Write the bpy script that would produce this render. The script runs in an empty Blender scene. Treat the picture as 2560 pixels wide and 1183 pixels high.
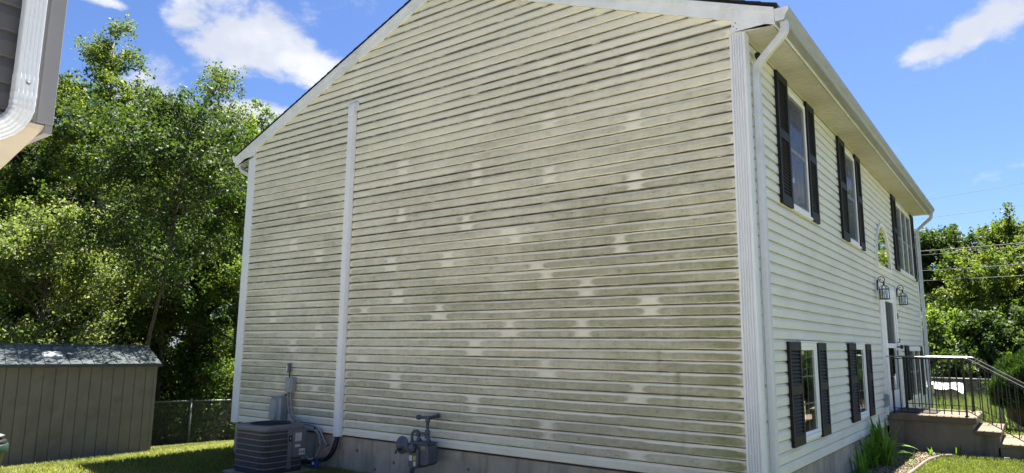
import bpy, math, random
import numpy as np
from mathutils import Vector, Matrix

random.seed(7)
RNG = np.random.default_rng(7)
SC = bpy.context.scene
COL = SC.collection

# ------------------------------------------------------------------ camera
cam_d = bpy.data.cameras.new('camera')
cam = bpy.data.objects.new('camera', cam_d)
COL.objects.link(cam)
CAM = Vector((1.9264, -6.0414, 1.1202))
R_, D_, F_ = (0.802507, 0.596564, 0.009707), (-0.085487, 0.131069, -0.987681), (-0.590487, 0.79179, 0.156182)
cam.matrix_world = Matrix(((R_[0], -D_[0], -F_[0], CAM.x), (R_[1], -D_[1], -F_[1], CAM.y),
                           (R_[2], -D_[2], -F_[2], CAM.z), (0, 0, 0, 1)))
cam_d.sensor_width = 36.0
cam_d.lens = 1743.25 * 36.0 / 2560.0
cam_d.clip_start = 0.05
cam_d.clip_end = 2000.0
SC.camera = cam

# ------------------------------------------------------------------ light
SUN_EL, SUN_AZ = 67.5, 0.3          # degrees; azimuth from +y towards +x
EXPOSURE = 2.22
SUN_STRENGTH = 5.0
SKY_STRENGTH = 0.052
SC.view_settings.view_transform = 'Standard'
SC.view_settings.look = 'None'
SC.view_settings.gamma = 1.0
SC.view_settings.use_curve_mapping = False
SC.view_settings.exposure = EXPOSURE
SC.render.engine = 'CYCLES'
SC.cycles.max_bounces = 8
SC.cycles.diffuse_bounces = 4
SC.cycles.transparent_max_bounces = 16
SC.cycles.caustics_reflective = False
SC.cycles.caustics_refractive = False
SC.cycles.sample_clamp_indirect = 4.0

sun_d = bpy.data.lights.new('sun', 'SUN')
sun_d.energy = SUN_STRENGTH
sun_d.angle = math.radians(0.53)
sun_d.color = (1.0, 0.955, 0.88)
sun = bpy.data.objects.new('sun', sun_d)
COL.objects.link(sun)
_e, _a = math.radians(SUN_EL), math.radians(SUN_AZ)
SUNV = Vector((math.sin(_a) * math.cos(_e), math.cos(_a) * math.cos(_e), math.sin(_e)))
sun.rotation_euler = (-SUNV).to_track_quat('-Z', 'Y').to_euler()
sun.location = SUNV * 40


class NT:
    """small helper around a node tree"""
    def __init__(self, tree):
        self.t = tree
        self.t.nodes.clear()

    def n(self, typ, ins=None, **props):
        nd = self.t.nodes.new(typ)
        for k, v in props.items():
            setattr(nd, k, v)
        for k, v in (ins or {}).items():
            s = nd.inputs[k]
            if isinstance(v, bpy.types.NodeSocket):
                self.t.links.new(v, s)
            else:
                s.default_value = v
        return nd

    def math(self, op, a, b=0.0, c=0.0, clamp=False):
        nd = self.n('ShaderNodeMath', operation=op, use_clamp=clamp)
        for i, v in enumerate((a, b, c)):
            if isinstance(v, bpy.types.NodeSocket):
                self.t.links.new(v, nd.inputs[i])
            else:
                nd.inputs[i].default_value = v
        return nd.outputs[0]

    def vdot(self, a, vec):
        nd = self.n('ShaderNodeVectorMath', operation='DOT_PRODUCT')
        self.t.links.new(a, nd.inputs[0])
        nd.inputs[1].default_value = vec
        return nd.outputs['Value']

    def mix(self, f, a, b, typ='RGBA', blend='MIX'):
        nd = self.n('ShaderNodeMix', data_type=typ, blend_type=blend)
        ia, ib, io = (6, 7, 2) if typ == 'RGBA' else (2, 3, 0)
        for i, v in ((0, f), (ia, a), (ib, b)):
            if isinstance(v, bpy.types.NodeSocket):
                self.t.links.new(v, nd.inputs[i])
            else:
                if typ == 'RGBA' and i and len(v) == 3:
                    v = (*v, 1)
                nd.inputs[i].default_value = v
        return nd.outputs[io]

    def ramp(self, f, lo, hi, a=0.0, b=1.0, smooth=True):
        nd = self.n('ShaderNodeMapRange', interpolation_type='SMOOTHSTEP' if smooth else 'LINEAR')
        self.t.links.new(f, nd.inputs[0])
        for i, v in ((1, lo), (2, hi), (3, a), (4, b)):
            nd.inputs[i].default_value = v
        return nd.outputs[0]

    def noise(self, vec, scale, detail=4.0, rough=0.55, dist=0.0, out=0):
        nd = self.n('ShaderNodeTexNoise', {'Scale': scale, 'Detail': detail, 'Roughness': rough, 'Distortion': dist})
        if vec is not None:
            self.t.links.new(vec, nd.inputs['Vector'])
        return nd.outputs[out]

    def scale(self, vec, s):
        nd = self.n('ShaderNodeVectorMath', operation='MULTIPLY')
        self.t.links.new(vec, nd.inputs[0])
        nd.inputs[1].default_value = s
        return nd.outputs[0]


# ------------------------------------------------------------------ world: sky with fair-weather clouds
world = bpy.data.worlds.new('World')
SC.world = world
world.use_nodes = True
w = NT(world.node_tree)
wout = w.n('ShaderNodeOutputWorld')
bg = w.n('ShaderNodeBackground', {'Strength': SKY_STRENGTH})
w.t.links.new(bg.outputs[0], wout.inputs[0])
sky = w.n('ShaderNodeTexSky', sky_type='NISHITA', sun_disc=False, sun_elevation=_e, sun_rotation=_a,
          altitude=200.0, air_density=1.0, dust_density=0.8, ozone_density=1.6)
dirv = w.n('ShaderNodeTexCoord').outputs['Generated']


def cloud_blob(px, py, rx, ry, tilt=0.0):
    """soft ellipse in a direction of the sky; radii in units of tan(angle)"""
    q = Vector(((px - 1280) / 1743.25, (py - 591.5) / 1743.25, 1.0))
    c = (Vector(R_) * q.x + Vector(D_) * q.y + Vector(F_)).normalized()
    up = Vector((0, 0, 1))
    r = c.cross(up).normalized()
    u = r.cross(c).normalized()
    ct, st = math.cos(tilt), math.sin(tilt)
    r2, u2 = r * ct + u * st, u * ct - r * st
    a = w.math('DIVIDE', w.vdot(dirv, r2), rx)
    b = w.math('DIVIDE', w.vdot(dirv, u2), ry)
    d = w.math('ADD', w.math('MULTIPLY', a, a), w.math('MULTIPLY', b, b))
    m = w.ramp(w.math('SQRT', d), 0.15, 1.35, 1.0, 0.0)
    front = w.ramp(w.vdot(dirv, c), 0.0, 0.1)
    return w.math('MULTIPLY', m, front)


blobs = None
for bb in ((630, 70, .125, .075, -.2), (770, 150, .08, .05, -.5), (560, 140, .07, .04, 0), (470, 30, .06, .035, .2), (385, 235, .06, .07, 0), (640, 285, .09, .028, 0),
           (230, -5, .06, .012, 0), (2450, 65, .085, .026, .5), (2330, 125, .05, .016, .1), (2540, 5, .09, .04, .4), (1900, -420, .3, .12, .2), (300, -500, .35, .15, 0), (3300, -300, .3, .12, .3), (-900, 100, .3, .12, 0), (4300, 300, .35, .1, 0)):
    m = cloud_blob(*bb)
    blobs = m if blobs is None else w.math('MAXIMUM', blobs, m)
n1 = w.noise(w.scale(dirv, (1, 1, 1.6)), 8.0, 11.0, 0.62, 0.1)
n2 = w.noise(w.scale(dirv, (1, 1, 1.7)), 1.7, 4.0, 0.5)
dens = w.math('ADD', w.math('MULTIPLY', blobs, 0.59), w.math('SUBTRACT', w.math('MULTIPLY', n1, 1.9), 1.18))
far = w.math('SUBTRACT', w.math('MULTIPLY', n2, 0.55), 0.30)
dens = w.math('ADD', dens, w.math('MULTIPLY', far, 0.35))
cl = w.ramp(dens, -0.02, 0.36)
shade = w.noise(w.scale(dirv, (1, 1, 1.5)), 9.0, 5.0, 0.5)
ccol = w.mix(w.ramp(shade, 0.38, 0.62), (3.2, 3.35, 3.75), (4.5, 4.55, 4.7))
tint = w.mix(1.0, sky.outputs[0], (0.445, 0.545, 0.76), blend='MULTIPLY')
w.t.links.new(w.mix(w.math('MULTIPLY', cl, 0.93), tint, ccol), bg.inputs['Color'])


# ------------------------------------------------------------------ materials
MATS = {}


def newmat(name):
    m = bpy.data.materials.new(name)
    m.use_nodes = True
    t = NT(m.node_tree)
    out = t.n('ShaderNodeOutputMaterial')
    MATS[name] = m
    return m, t, out


def mat(name, col, rough=0.6, var=0.12, scale=6.0, bump=0.0, bscale=60.0, metal=0.0, spec=0.5, dirt=None, dscale=3.0, damt=0.5, stretch=(1, 1, 1)):
    """plain painted / mineral surface: base colour with uneven tone, optional wear colour and fine relief"""
    m, t, out = newmat(name)
    pos = t.n('ShaderNodeTexCoord').outputs['Object']
    pos = t.scale(pos, stretch)
    nz = t.noise(pos, scale, 5.0, 0.6)
    c = t.mix(t.ramp(nz, 0.3, 0.7), tuple(x * (1 - var) for x in col), tuple(min(1, x * (1 + var)) for x in col))
    if dirt:
        dz = t.ramp(t.noise(pos, dscale, 7.0, 0.65, 0.3), 0.48, 0.72, 0.0, damt)
        c = t.mix(dz, c, dirt)
    b = t.n('ShaderNodeBsdfPrincipled', {'Base Color': c, 'Roughness': rough, 'Metallic': metal, 'Specular IOR Level': spec})
    if bump:
        h = t.noise(pos, bscale, 4.0, 0.6)
        bp = t.n('ShaderNodeBump', {'Height': h, 'Strength': bump, 'Distance': 0.01})
        t.t.links.new(bp.outputs[0], b.inputs['Normal'])
    t.t.links.new(b.outputs[0], out.inputs[0])
    return m


def grime_siding(name, col):
    m, t, out = newmat(name)
    pos = t.n('ShaderNodeTexCoord').outputs['Object']
    at = t.n('ShaderNodeAttribute', attribute_name='grime_shade')
    sep = t.n('ShaderNodeSeparateColor', {'Color': at.outputs['Color']})
    mil, alg, dirt_shade = sep.outputs[0], sep.outputs[1], sep.outputs[2]
    big = t.noise(pos, 0.8, 3.0, 0.5)
    base = t.mix(big, tuple(x * 0.95 for x in col), tuple(x * 1.04 for x in col))
    # fine mould speckle and vertical run marks inside the mildew film
    sp = t.noise(pos, 95.0, 5.0, 0.75)
    runs = t.noise(t.scale(pos, (26, 26, 1.2)), 1.0, 5.0, 0.6)
    mott = t.noise(t.scale(pos, (1, 1, 2.2)), 13.0, 6.0, 0.7)
    sp = t.math('ADD', t.math('MULTIPLY', sp, 0.65), t.math('MULTIPLY', t.ramp(mott, 0.3, 0.7), 0.35))
    f = t.math('MULTIPLY', mil, t.math('ADD', 0.45, t.math('ADD', t.math('MULTIPLY', sp, 0.75), t.math('MULTIPLY', runs, 0.45))), clamp=True)
    c = t.mix(t.math('MULTIPLY', f, 0.80), base, (0.25, 0.236, 0.14))
    vor = t.n('ShaderNodeTexVoronoi', {'Scale': 38.0, 'Randomness': 1.0})
    t.t.links.new(t.scale(pos, (1, 1, 1.3)), vor.inputs['Vector'])
    blk = t.math('MULTIPLY', t.ramp(sp, 0.60, 0.72), t.math('MULTIPLY', mil, 0.55))
    c = t.mix(blk, c, (0.07, 0.075, 0.05))
    dots = t.math('MULTIPLY', t.ramp(vor.outputs['Distance'], 0.0, 0.16, 1.0, 0.0),
                  t.math('MULTIPLY', t.ramp(t.noise(pos, 4.0, 2.0), 0.55, 0.66), t.ramp(mil, 0.2, 0.5)))
    c = t.mix(dots, c, (0.68, 0.66, 0.55))
    c = t.mix(t.math('MULTIPLY', alg, t.math('ADD', 0.35, t.math('MULTIPLY', sp, 0.9)), clamp=True), c, (0.15, 0.165, 0.035))
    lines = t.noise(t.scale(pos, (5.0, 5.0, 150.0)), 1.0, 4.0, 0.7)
    c = t.mix(t.math('MULTIPLY', dirt_shade, t.ramp(lines, 0.30, 0.52), clamp=True), c, (0.040, 0.033, 0.018))  # joint dirt together with painted groove shade
    b = t.n('ShaderNodeBsdfPrincipled', {'Base Color': c, 'Roughness': 0.52, 'Specular IOR Level': 0.35})
    h = t.noise(t.scale(pos, (2.5, 2.5, 60)), 3.0, 3.0, 0.6)
    bp = t.n('ShaderNodeBump', {'Height': h, 'Strength': 0.05, 'Distance': 0.01})
    t.t.links.new(bp.outputs[0], b.inputs['Normal'])
    t.t.links.new(b.outputs[0], out.inputs[0])
    return m


def leaf_mat(name, dark, light, trans=0.38, rough=0.55):
    m, t, out = newmat(name)
    at = t.n('ShaderNodeAttribute', attribute_name='tint').outputs['Fac']
    c = t.mix(at, dark, light)
    p = t.n('ShaderNodeBsdfPrincipled', {'Base Color': c, 'Roughness': rough, 'Specular IOR Level': 0.28})
    tc = t.mix(1.0, c, (1.9, 2.0, 0.7), blend='MULTIPLY')
    tr = t.n('ShaderNodeBsdfTranslucent', {'Color': tc})
    mx = t.n('ShaderNodeMixShader', {0: trans, 1: p.outputs[0], 2: tr.outputs[0]})
    t.t.links.new(mx.outputs[0], out.inputs[0])
    return m


def glass_mat(name, boost=1.0, tint=(0.86, 0.9, 0.9)):
    m, t, out = newmat(name)
    fr = t.n('ShaderNodeFresnel', {'IOR': 1.52})
    f = t.math('MULTIPLY', fr.outputs[0], boost, clamp=True)
    tr = t.n('ShaderNodeBsdfTransparent', {'Color': (*tint, 1)})
    gl = t.n('ShaderNodeBsdfGlossy', {'Color': (1, 1, 1, 1), 'Roughness': 0.015})
    pos = t.n('ShaderNodeTexCoord').outputs['Object']
    bp = t.n('ShaderNodeBump', {'Height': t.noise(pos, 2.2, 2.0), 'Strength': 0.03, 'Distance': 0.05})
    t.t.links.new(bp.outputs[0], gl.inputs['Normal'])
    mx = t.n('ShaderNodeMixShader', {0: f, 1: tr.outputs[0], 2: gl.outputs[0]})
    t.t.links.new(mx.outputs[0], out.inputs[0])
    return m


def screen_mat(name):
    m, t, out = newmat(name)
    pos = t.n('ShaderNodeTexCoord').outputs['Object']
    tr = t.n('ShaderNodeBsdfTransparent', {'Color': (1, 1, 1, 1)})
    p = t.n('ShaderNodeBsdfPrincipled', {'Base Color': (0.030, 0.034, 0.044, 1), 'Roughness': 0.5})
    f = t.ramp(t.noise(t.scale(pos, (1, 14, 0.6)), 1.0, 2.0), 0.3, 0.7, 0.50, 0.62)
    mx = t.n('ShaderNodeMixShader', {0: f, 1: tr.outputs[0], 2: p.outputs[0]})
    t.t.links.new(mx.outputs[0], out.inputs[0])
    return m


def concrete(name, col, stain, bump=0.25, streak=0.6):
    m, t, out = newmat(name)
    pos = t.n('ShaderNodeTexCoord').outputs['Object']
    a = t.noise(pos, 2.2, 8.0, 0.65, 0.2)
    c = t.mix(t.ramp(a, 0.3, 0.7), tuple(x * 0.78 for x in col), tuple(x * 1.2 for x in col))
    s = t.noise(t.scale(pos, (7, 7, 0.9)), 1.0, 6.0, 0.65)
    c = t.mix(t.ramp(s, 0.48, 0.75, 0, streak), c, stain)
    f = t.noise(pos, 120.0, 4.0, 0.7)
    c = t.mix(t.ramp(f, 0.3, 0.75, 0.0, 0.35), c, tuple(x * 0.5 for x in col))
    pit = t.n('ShaderNodeTexVoronoi', {'Scale': 22.0})
    t.t.links.new(pos, pit.inputs['Vector'])
    c = t.mix(t.ramp(pit.outputs['Distance'], 0.03, 0.10, 0.55, 0.0), c, tuple(x * 0.3 for x in col))
    b = t.n('ShaderNodeBsdfPrincipled', {'Base Color': c, 'Roughness': 0.9, 'Specular IOR Level': 0.25})
    bp = t.n('ShaderNodeBump', {'Height': t.math('ADD', f, t.math('MULTIPLY', a, 2.0)), 'Strength': bump, 'Distance': 0.012})
    t.t.links.new(bp.outputs[0], b.inputs['Normal'])
    t.t.links.new(b.outputs[0], out.inputs[0])
    return m


concrete('pale_concrete', (0.46, 0.43, 0.385), (0.34, 0.31, 0.26), 0.15, 0.3)
CREAM = (0.86, 0.82, 0.675)
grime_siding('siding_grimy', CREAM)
mat('siding_clean', (0.68, 0.675, 0.615), 0.5, 0.04, 1.2, 0.05, 40, dirt=(0.5, 0.48, 0.36), dscale=1.6, damt=0.25, stretch=(1, 1, 2))
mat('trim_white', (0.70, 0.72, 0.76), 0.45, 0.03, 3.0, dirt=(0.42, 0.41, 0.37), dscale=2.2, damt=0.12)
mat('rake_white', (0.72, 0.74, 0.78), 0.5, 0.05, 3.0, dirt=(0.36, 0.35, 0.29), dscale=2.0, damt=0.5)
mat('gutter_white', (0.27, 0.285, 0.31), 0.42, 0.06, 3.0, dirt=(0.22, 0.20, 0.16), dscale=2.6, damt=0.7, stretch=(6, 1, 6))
mat('spout_white', (0.52, 0.55, 0.60), 0.4, 0.06, 3.0, dirt=(0.33, 0.32, 0.29), dscale=3.0, damt=0.45)
mat('soffit_beige', (0.45, 0.44, 0.40), 0.6, 0.06, 4.0, 0.1, 180, dirt=(0.38, 0.34, 0.22), dscale=1.5, damt=0.4)
mat('vinyl_white', (0.80, 0.81, 0.83), 0.4, 0.03, 3.0)
mat('shutter_black', (0.009, 0.009, 0.010), 0.6, 0.2, 5.0, dirt=(0.022, 0.022, 0.022), dscale=4, damt=0.35, spec=0.25)
mat('shingle_black', (0.022, 0.022, 0.024), 0.95, 0.35, 40, 0.5, 120)
mat('dark_void', (0.02, 0.02, 0.02), 0.9)
mat('interior', (0.05, 0.048, 0.045), 0.9)
mat('curtain', (0.20, 0.21, 0.26), 0.85, 0.1, 4)
mat('tan_wood', (0.42, 0.28, 0.16), 0.6, 0.2, 8)
glass_mat('glass', 1.5)
glass_mat('glass_bright', 3.2, (0.5, 0.55, 0.55))
glass_mat('lamp_glass', 1.2, (0.9, 0.93, 0.92))
screen_mat('insect_screen')
concrete('foundation_concrete', (0.44, 0.385, 0.31), (0.16, 0.138, 0.105), 0.4, 0.8)
concrete('porch_side', (0.22, 0.18, 0.135), (0.09, 0.073, 0.054), 0.35, 0.8)
concrete('porch_top', (0.185, 0.145, 0.10), (0.12, 0.09, 0.06), 0.2, 0.5)
mat('wrought_iron', (0.016, 0.015, 0.014), 0.5, 0.2, 20, 0.15, 60, dirt=(0.10, 0.045, 0.018), dscale=9, damt=0.35)
mat('hand_rail_shine', (0.17, 0.16, 0.145), 0.36, 0.2, 14, metal=0.6)  # black rail coloured lighter grey to stand in for sun glare
mat('lantern_bronze', (0.020, 0.017, 0.015), 0.45, 0.2, 20)
mat('ac_grey', (0.15, 0.15, 0.16), 0.5, 0.1, 5, 0.05, 200, dirt=(0.055, 0.05, 0.045), dscale=5, damt=0.4)
mat('ac_light', (0.24, 0.24, 0.245), 0.5, 0.1, 5)
mat('ac_coil', (0.032, 0.03, 0.032), 0.75, 0.3, 60, 0.5, 220)
mat('box_grey', (0.27, 0.30, 0.32), 0.5, 0.06, 4, dirt=(0.12, 0.12, 0.11), dscale=5, damt=0.4)
mat('cable_grey', (0.24, 0.24, 0.235), 0.5, 0.08, 10)
mat('cable_black', (0.012, 0.012, 0.012), 0.6)
mat('meter_grey', (0.088, 0.10, 0.118), 0.5, 0.12, 9, 0.1, 150, dirt=(0.045, 0.045, 0.045), dscale=8, damt=0.5)
mat('pipe_grey', (0.075, 0.083, 0.094), 0.5, 0.15, 12, 0.15, 120)
mat('sticker_white', (0.62, 0.62, 0.60), 0.5, 0.04)
mat('sticker_yellow', (0.55, 0.42, 0.04), 0.5, 0.06)
mat('sticker_red', (0.42, 0.05, 0.03), 0.5, 0.06)
mat('sticker_blue', (0.02, 0.05, 0.20), 0.5, 0.06)
mat('shed_taupe', (0.175, 0.156, 0.143), 0.75, 0.1, 4, 0.2, 160, dirt=(0.075, 0.07, 0.06), dscale=2.2, damt=0.4)
mat('shed_roof', (0.038, 0.052, 0.054), 0.55, 0.12, 3, 0.1, 80, dirt=(0.13, 0.14, 0.14), dscale=3, damt=0.4)
mat('skylight', (0.32, 0.33, 0.33), 0.3, 0.1)
mat('bin_green', (0.012, 0.034, 0.026), 0.42, 0.15, 8)
mat('bin_black', (0.012, 0.012, 0.012), 0.4, 0.15, 8)
mat('galvanised', (0.17, 0.18, 0.18), 0.55, 0.15, 10, metal=0.5)
mat('grey_siding', (0.075, 0.075, 0.078), 0.6, 0.06, 3, 0.12, 160)
mat('grey_trim', (0.19, 0.185, 0.19), 0.5, 0.05, 3, 0.05, 160)
mat('beige_soffit_n', (0.33, 0.295, 0.235), 0.6, 0.08, 5, 0.15, 90, dirt=(0.30, 0.26, 0.2), dscale=3, damt=0.4)
mat('spout_bright', (0.60, 0.63, 0.67), 0.35, 0.04, 3, dirt=(0.36, 0.34, 0.3), dscale=4, damt=0.3)
mat('tarp_white', (0.42, 0.43, 0.48), 0.45, 0.05, 4)
mat('log_brown', (0.14, 0.095, 0.06), 0.9, 0.3, 10, 0.4, 40)
mat('log_end', (0.17, 0.12, 0.075), 0.85, 0.25, 14, 0.3, 40)
mat('edging', (0.13, 0.105, 0.085), 0.7, 0.15, 9, 0.2, 60)
mat('doormat', (0.03, 0.027, 0.025), 0.95, 0.3, 30, 0.6, 200)
mat('wire_black', (0.02, 0.02, 0.022), 0.6)
mat('bark_grey', (0.16, 0.14, 0.115), 0.9, 0.3, 8, 0.6, 30, dirt=(0.06, 0.05, 0.04), dscale=6, damt=0.7)
mat('bark_dark', (0.075, 0.06, 0.045), 0.9, 0.3, 8, 0.7, 30)
mat('outlet_cream', (0.55, 0.50, 0.36), 0.5)
mat('pad_concrete', (0.26, 0.24, 0.21), 0.9, 0.15, 9, 0.4, 60)
leaf_mat('leaf_birch', (0.036, 0.066, 0.013), (0.160, 0.190, 0.042), 0.45)
leaf_mat('leaf_dark', (0.019, 0.041, 0.011), (0.078, 0.115, 0.028), 0.38)
leaf_mat('leaf_bright', (0.040, 0.078, 0.014), (0.145, 0.190, 0.040), 0.46)
leaf_mat('leaf_silver', (0.070, 0.100, 0.035), (0.230, 0.265, 0.110), 0.38)
leaf_mat('leaf_juniper', (0.018, 0.042, 0.014), (0.070, 0.120, 0.030), 0.25)
leaf_mat('leaf_lily', (0.050, 0.115, 0.016), (0.150, 0.280, 0.045), 0.45)
leaf_mat('grass_blade', (0.060, 0.095, 0.018), (0.240, 0.240, 0.080), 0.40)
leaf_mat('grass_tall', (0.060, 0.100, 0.020), (0.230, 0.255, 0.085), 0.40)


def lawn_material():
    m, t, out = newmat('lawn')
    pos = t.n('ShaderNodeTexCoord').outputs['Object']
    a = t.noise(pos, 0.9, 6.0, 0.6)
    b = t.noise(pos, 14.0, 5.0, 0.65)
    c = t.mix(t.ramp(a, 0.35, 0.65), (0.060, 0.075, 0.016), (0.155, 0.145, 0.048))
    c = t.mix(t.ramp(b, 0.35, 0.7), c, (0.105, 0.115, 0.030))
    p = t.n('ShaderNodeBsdfPrincipled', {'Base Color': c, 'Roughness': 0.95, 'Specular IOR Level': 0.1})
    bp = t.n('ShaderNodeBump', {'Height': t.noise(pos, 45.0, 4.0, 0.7), 'Strength': 0.8, 'Distance': 0.03})
    t.t.links.new(bp.outputs[0], p.inputs['Normal'])
    t.t.links.new(p.outputs[0], out.inputs[0])


def mulch_material():
    m, t, out = newmat('mulch')
    pos = t.n('ShaderNodeTexCoord').outputs['Object']
    at = t.n('ShaderNodeAttribute', attribute_name='tint').outputs['Fac']
    n = t.noise(pos, 30.0, 4.0, 0.6)
    c = t.mix(at, (0.075, 0.055, 0.038), (0.40, 0.33, 0.225))
    c = t.mix(t.ramp(n, 0.4, 0.7, 0, 0.5), c, (0.15, 0.12, 0.08))
    p = t.n('ShaderNodeBsdfPrincipled', {'Base Color': c, 'Roughness': 0.95, 'Specular IOR Level': 0.1})
    t.t.links.new(p.outputs[0], out.inputs[0])


lawn_material()
mulch_material()


# ------------------------------------------------------------------ mesh helpers
def link(o, parent=None):
    COL.objects.link(o)
    if parent:
        o.parent = parent
    return o


def tag(o, label, cat, group=None):
    o['label'] = label
    o['category'] = cat
    if group:
        o['group'] = group
    return o


def thing(name, label, cat, group=None, loc=(0, 0, 0)):
    o = bpy.data.objects.new(name, None)
    o.empty_display_size = 0.2
    o.location = loc
    link(o)
    return tag(o, label, cat, group)


def np_mesh(name, V, Fc, smooth=False, attrs=None, colattr=None):
    """fast mesh from arrays; Fc (n,3) or (n,4)"""
    me = bpy.data.meshes.new(name)
    V = np.ascontiguousarray(V, dtype=np.float32)
    Fc = np.ascontiguousarray(Fc, dtype=np.int32)
    n, k = Fc.shape
    me.vertices.add(len(V))
    me.vertices.foreach_set('co', V.ravel())
    me.loops.add(n * k)
    me.loops.foreach_set('vertex_index', Fc.ravel())
    me.polygons.add(n)
    me.polygons.foreach_set('loop_start', np.arange(0, n * k, k, dtype=np.int32))
    if smooth:
        me.polygons.foreach_set('use_smooth', np.ones(n, dtype=bool))
    for an, av in (attrs or {}).items():
        a = me.attributes.new(an, 'FLOAT', 'POINT')
        a.data.foreach_set('value', np.ascontiguousarray(av, dtype=np.float32))
    for an, av in (colattr or {}).items():
        a = me.attributes.new(an, 'FLOAT_COLOR', 'POINT')
        c = np.ones((len(V), 4), dtype=np.float32)
        c[:, :3] = av
        a.data.foreach_set('color', c.ravel())
    me.update(calc_edges=True)
    return me


class B:
    """collects shapes into one mesh"""
    def __init__(self):
        self.v, self.f, self.s = [], [], []

    def add(self, vs, fs, smooth=False):
        o = len(self.v)
        self.v += [tuple(v) for v in vs]
        self.f += [tuple(i + o for i in f) for f in fs]
        self.s += [smooth] * len(fs)
        return self

    def box(self, x0, x1, y0, y1, z0, z1):
        vs = [(x, y, z) for x in (x0, x1) for y in (y0, y1) for z in (z0, z1)]
        return self.add(vs, [(0, 1, 3, 2), (4, 6, 7, 5), (0, 4, 5, 1), (2, 3, 7, 6), (0, 2, 6, 4), (1, 5, 7, 3)])

    def prism(self, poly, axis, a, b):
        """polygon in the two other axes, extruded along axis from a to b"""
        def put(p, t):
            return {0: (t, p[0], p[1]), 1: (p[0], t, p[1]), 2: (p[0], p[1], t)}[axis]
        n = len(poly)
        vs = [put(p, a) for p in poly] + [put(p, b) for p in poly]
        fs = [tuple(range(n))[::-1], tuple(range(n, 2 * n))]
        fs += [(i, (i + 1) % n, n + (i + 1) % n, n + i) for i in range(n)]
        return self.add(vs, fs)

    def sweep(self, path, prof, radii=None, caps=True, smooth=True, up=(0, 0, 1), closed_prof=True):
        """profile (list of 2-D points) swept along a path"""
        P = [Vector(p) for p in path]
        n, k = len(P), len(prof)
        vs = []
        upv = Vector(up)
        prevx = None
        for i, p in enumerate(P):
            t = (P[min(i + 1, n - 1)] - P[max(i - 1, 0)]).normalized()
            if prevx is None:
                x = t.cross(upv)
                if x.length < 1e-3:
                    x = t.cross(Vector((1, 0, 0)))
            else:
                x = prevx - t * prevx.dot(t)
            x.normalize()
            y = x.cross(t).normalized()
            prevx = x
            r = radii[i] if radii else 1.0
            vs += [p + x * (q[0] * r) + y * (q[1] * r) for q in prof]
        fs = []
        for i in range(n - 1):
            for j in range(k if closed_prof else k - 1):
                a, b = i * k + j, i * k + (j + 1) % k
                fs.append((a, b, b + k, a + k))
        if caps and closed_prof:
            fs.append(tuple(range(k))[::-1])
            fs.append(tuple(range((n - 1) * k, n * k)))
        return self.add(vs, fs, smooth)

    def tube(self, path, r, n=8, caps=True, radii=None):
        prof = [(math.cos(2 * math.pi * i / n), math.sin(2 * math.pi * i / n)) for i in range(n)]
        rr = radii or [r] * len(path)
        return self.sweep(path, prof, rr, caps)

    def lathe(self, prof, origin, axis=(0, 0, 1), n=16):
        """prof: (radius, height) along axis"""
        q = Vector((0, 0, 1)).rotation_difference(Vector(axis))
        o = Vector(origin)
        vs = []
        for r, h in prof:
            for i in range(n):
                a = 2 * math.pi * i / n
                vs.append(o + q @ Vector((r * math.cos(a), r * math.sin(a), h)))
        fs = []
        for i in range(len(prof) - 1):
            for j in range(n):
                a, b = i * n + j, i * n + (j + 1) % n
                fs.append((a, b, b + n, a + n))
        fs.append(tuple(range(n))[::-1])
        fs.append(tuple(range((len(prof) - 1) * n, len(prof) * n)))
        return self.add(vs, fs, True)

    def mesh(self, name):
        me = bpy.data.meshes.new(name)
        me.from_pydata(self.v, [], self.f)
        me.polygons.foreach_set('use_smooth', self.s)
        me.update()
        return me

    def obj(self, name, material, parent=None, bevel=0.0, label=None):
        me = self.mesh(name)
        me.materials.append(MATS[material])
        o = bpy.data.objects.new(name, me)
        link(o, parent)
        if bevel:
            md = o.modifiers.new('bevel', 'BEVEL')
            md.width = bevel
            md.segments = 2
            md.limit_method = 'ANGLE'
            md.angle_limit = math.radians(40)
        if label:
            o['label'] = label
        return o


def mesh_obj(name, me, material, parent=None):
    me.materials.append(MATS[material])
    return link(bpy.data.objects.new(name, me), parent)


def copy_tree(o, parent=None):
    c = o.copy()
    link(c, parent)
    for ch in o.children:
        copy_tree(ch, c)
    return c


def bezier(pts, n=8):
    """Catmull-Rom through the points"""
    P = [Vector(p) for p in pts]
    P = [P[0] * 2 - P[1]] + P + [P[-1] * 2 - P[-2]]
    out = []
    for i in range(1, len(P) - 2):
        for j in range(n):
            t = j / n
            a, b, c, d = P[i - 1], P[i], P[i + 1], P[i + 2]
            out.append(0.5 * ((2 * b) + (c - a) * t + (2 * a - 5 * b + 4 * c - d) * t * t + (3 * b - a - 3 * c + d) * t ** 3))
    out.append(P[-2])
    return out


def rrect(w_, h_, r, n=4):
    pts = []
    for cx, cy, a0 in ((w_ / 2 - r, h_ / 2 - r, 0), (-w_ / 2 + r, h_ / 2 - r, 90), (-w_ / 2 + r, -h_ / 2 + r, 180), (w_ / 2 - r, -h_ / 2 + r, 270)):
        for i in range(n + 1):
            a = math.radians(a0 + 90 * i / n)
            pts.append((cx + r * math.cos(a), cy + r * math.sin(a)))
    return pts


def sstep(x, a, b):
    t = np.clip((np.asarray(x, float) - a) / (b - a), 0, 1)
    return t * t * (3 - 2 * t)


_tab = np.random.default_rng(3).random(4096)


def n1d(x, seed=0):
    x = np.asarray(x, float) + seed * 37.37
    i = np.floor(x).astype(int)
    f = x - i
    f = f * f * (3 - 2 * f)
    return _tab[i % 4096] * (1 - f) + _tab[(i + 1) % 4096] * f


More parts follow.
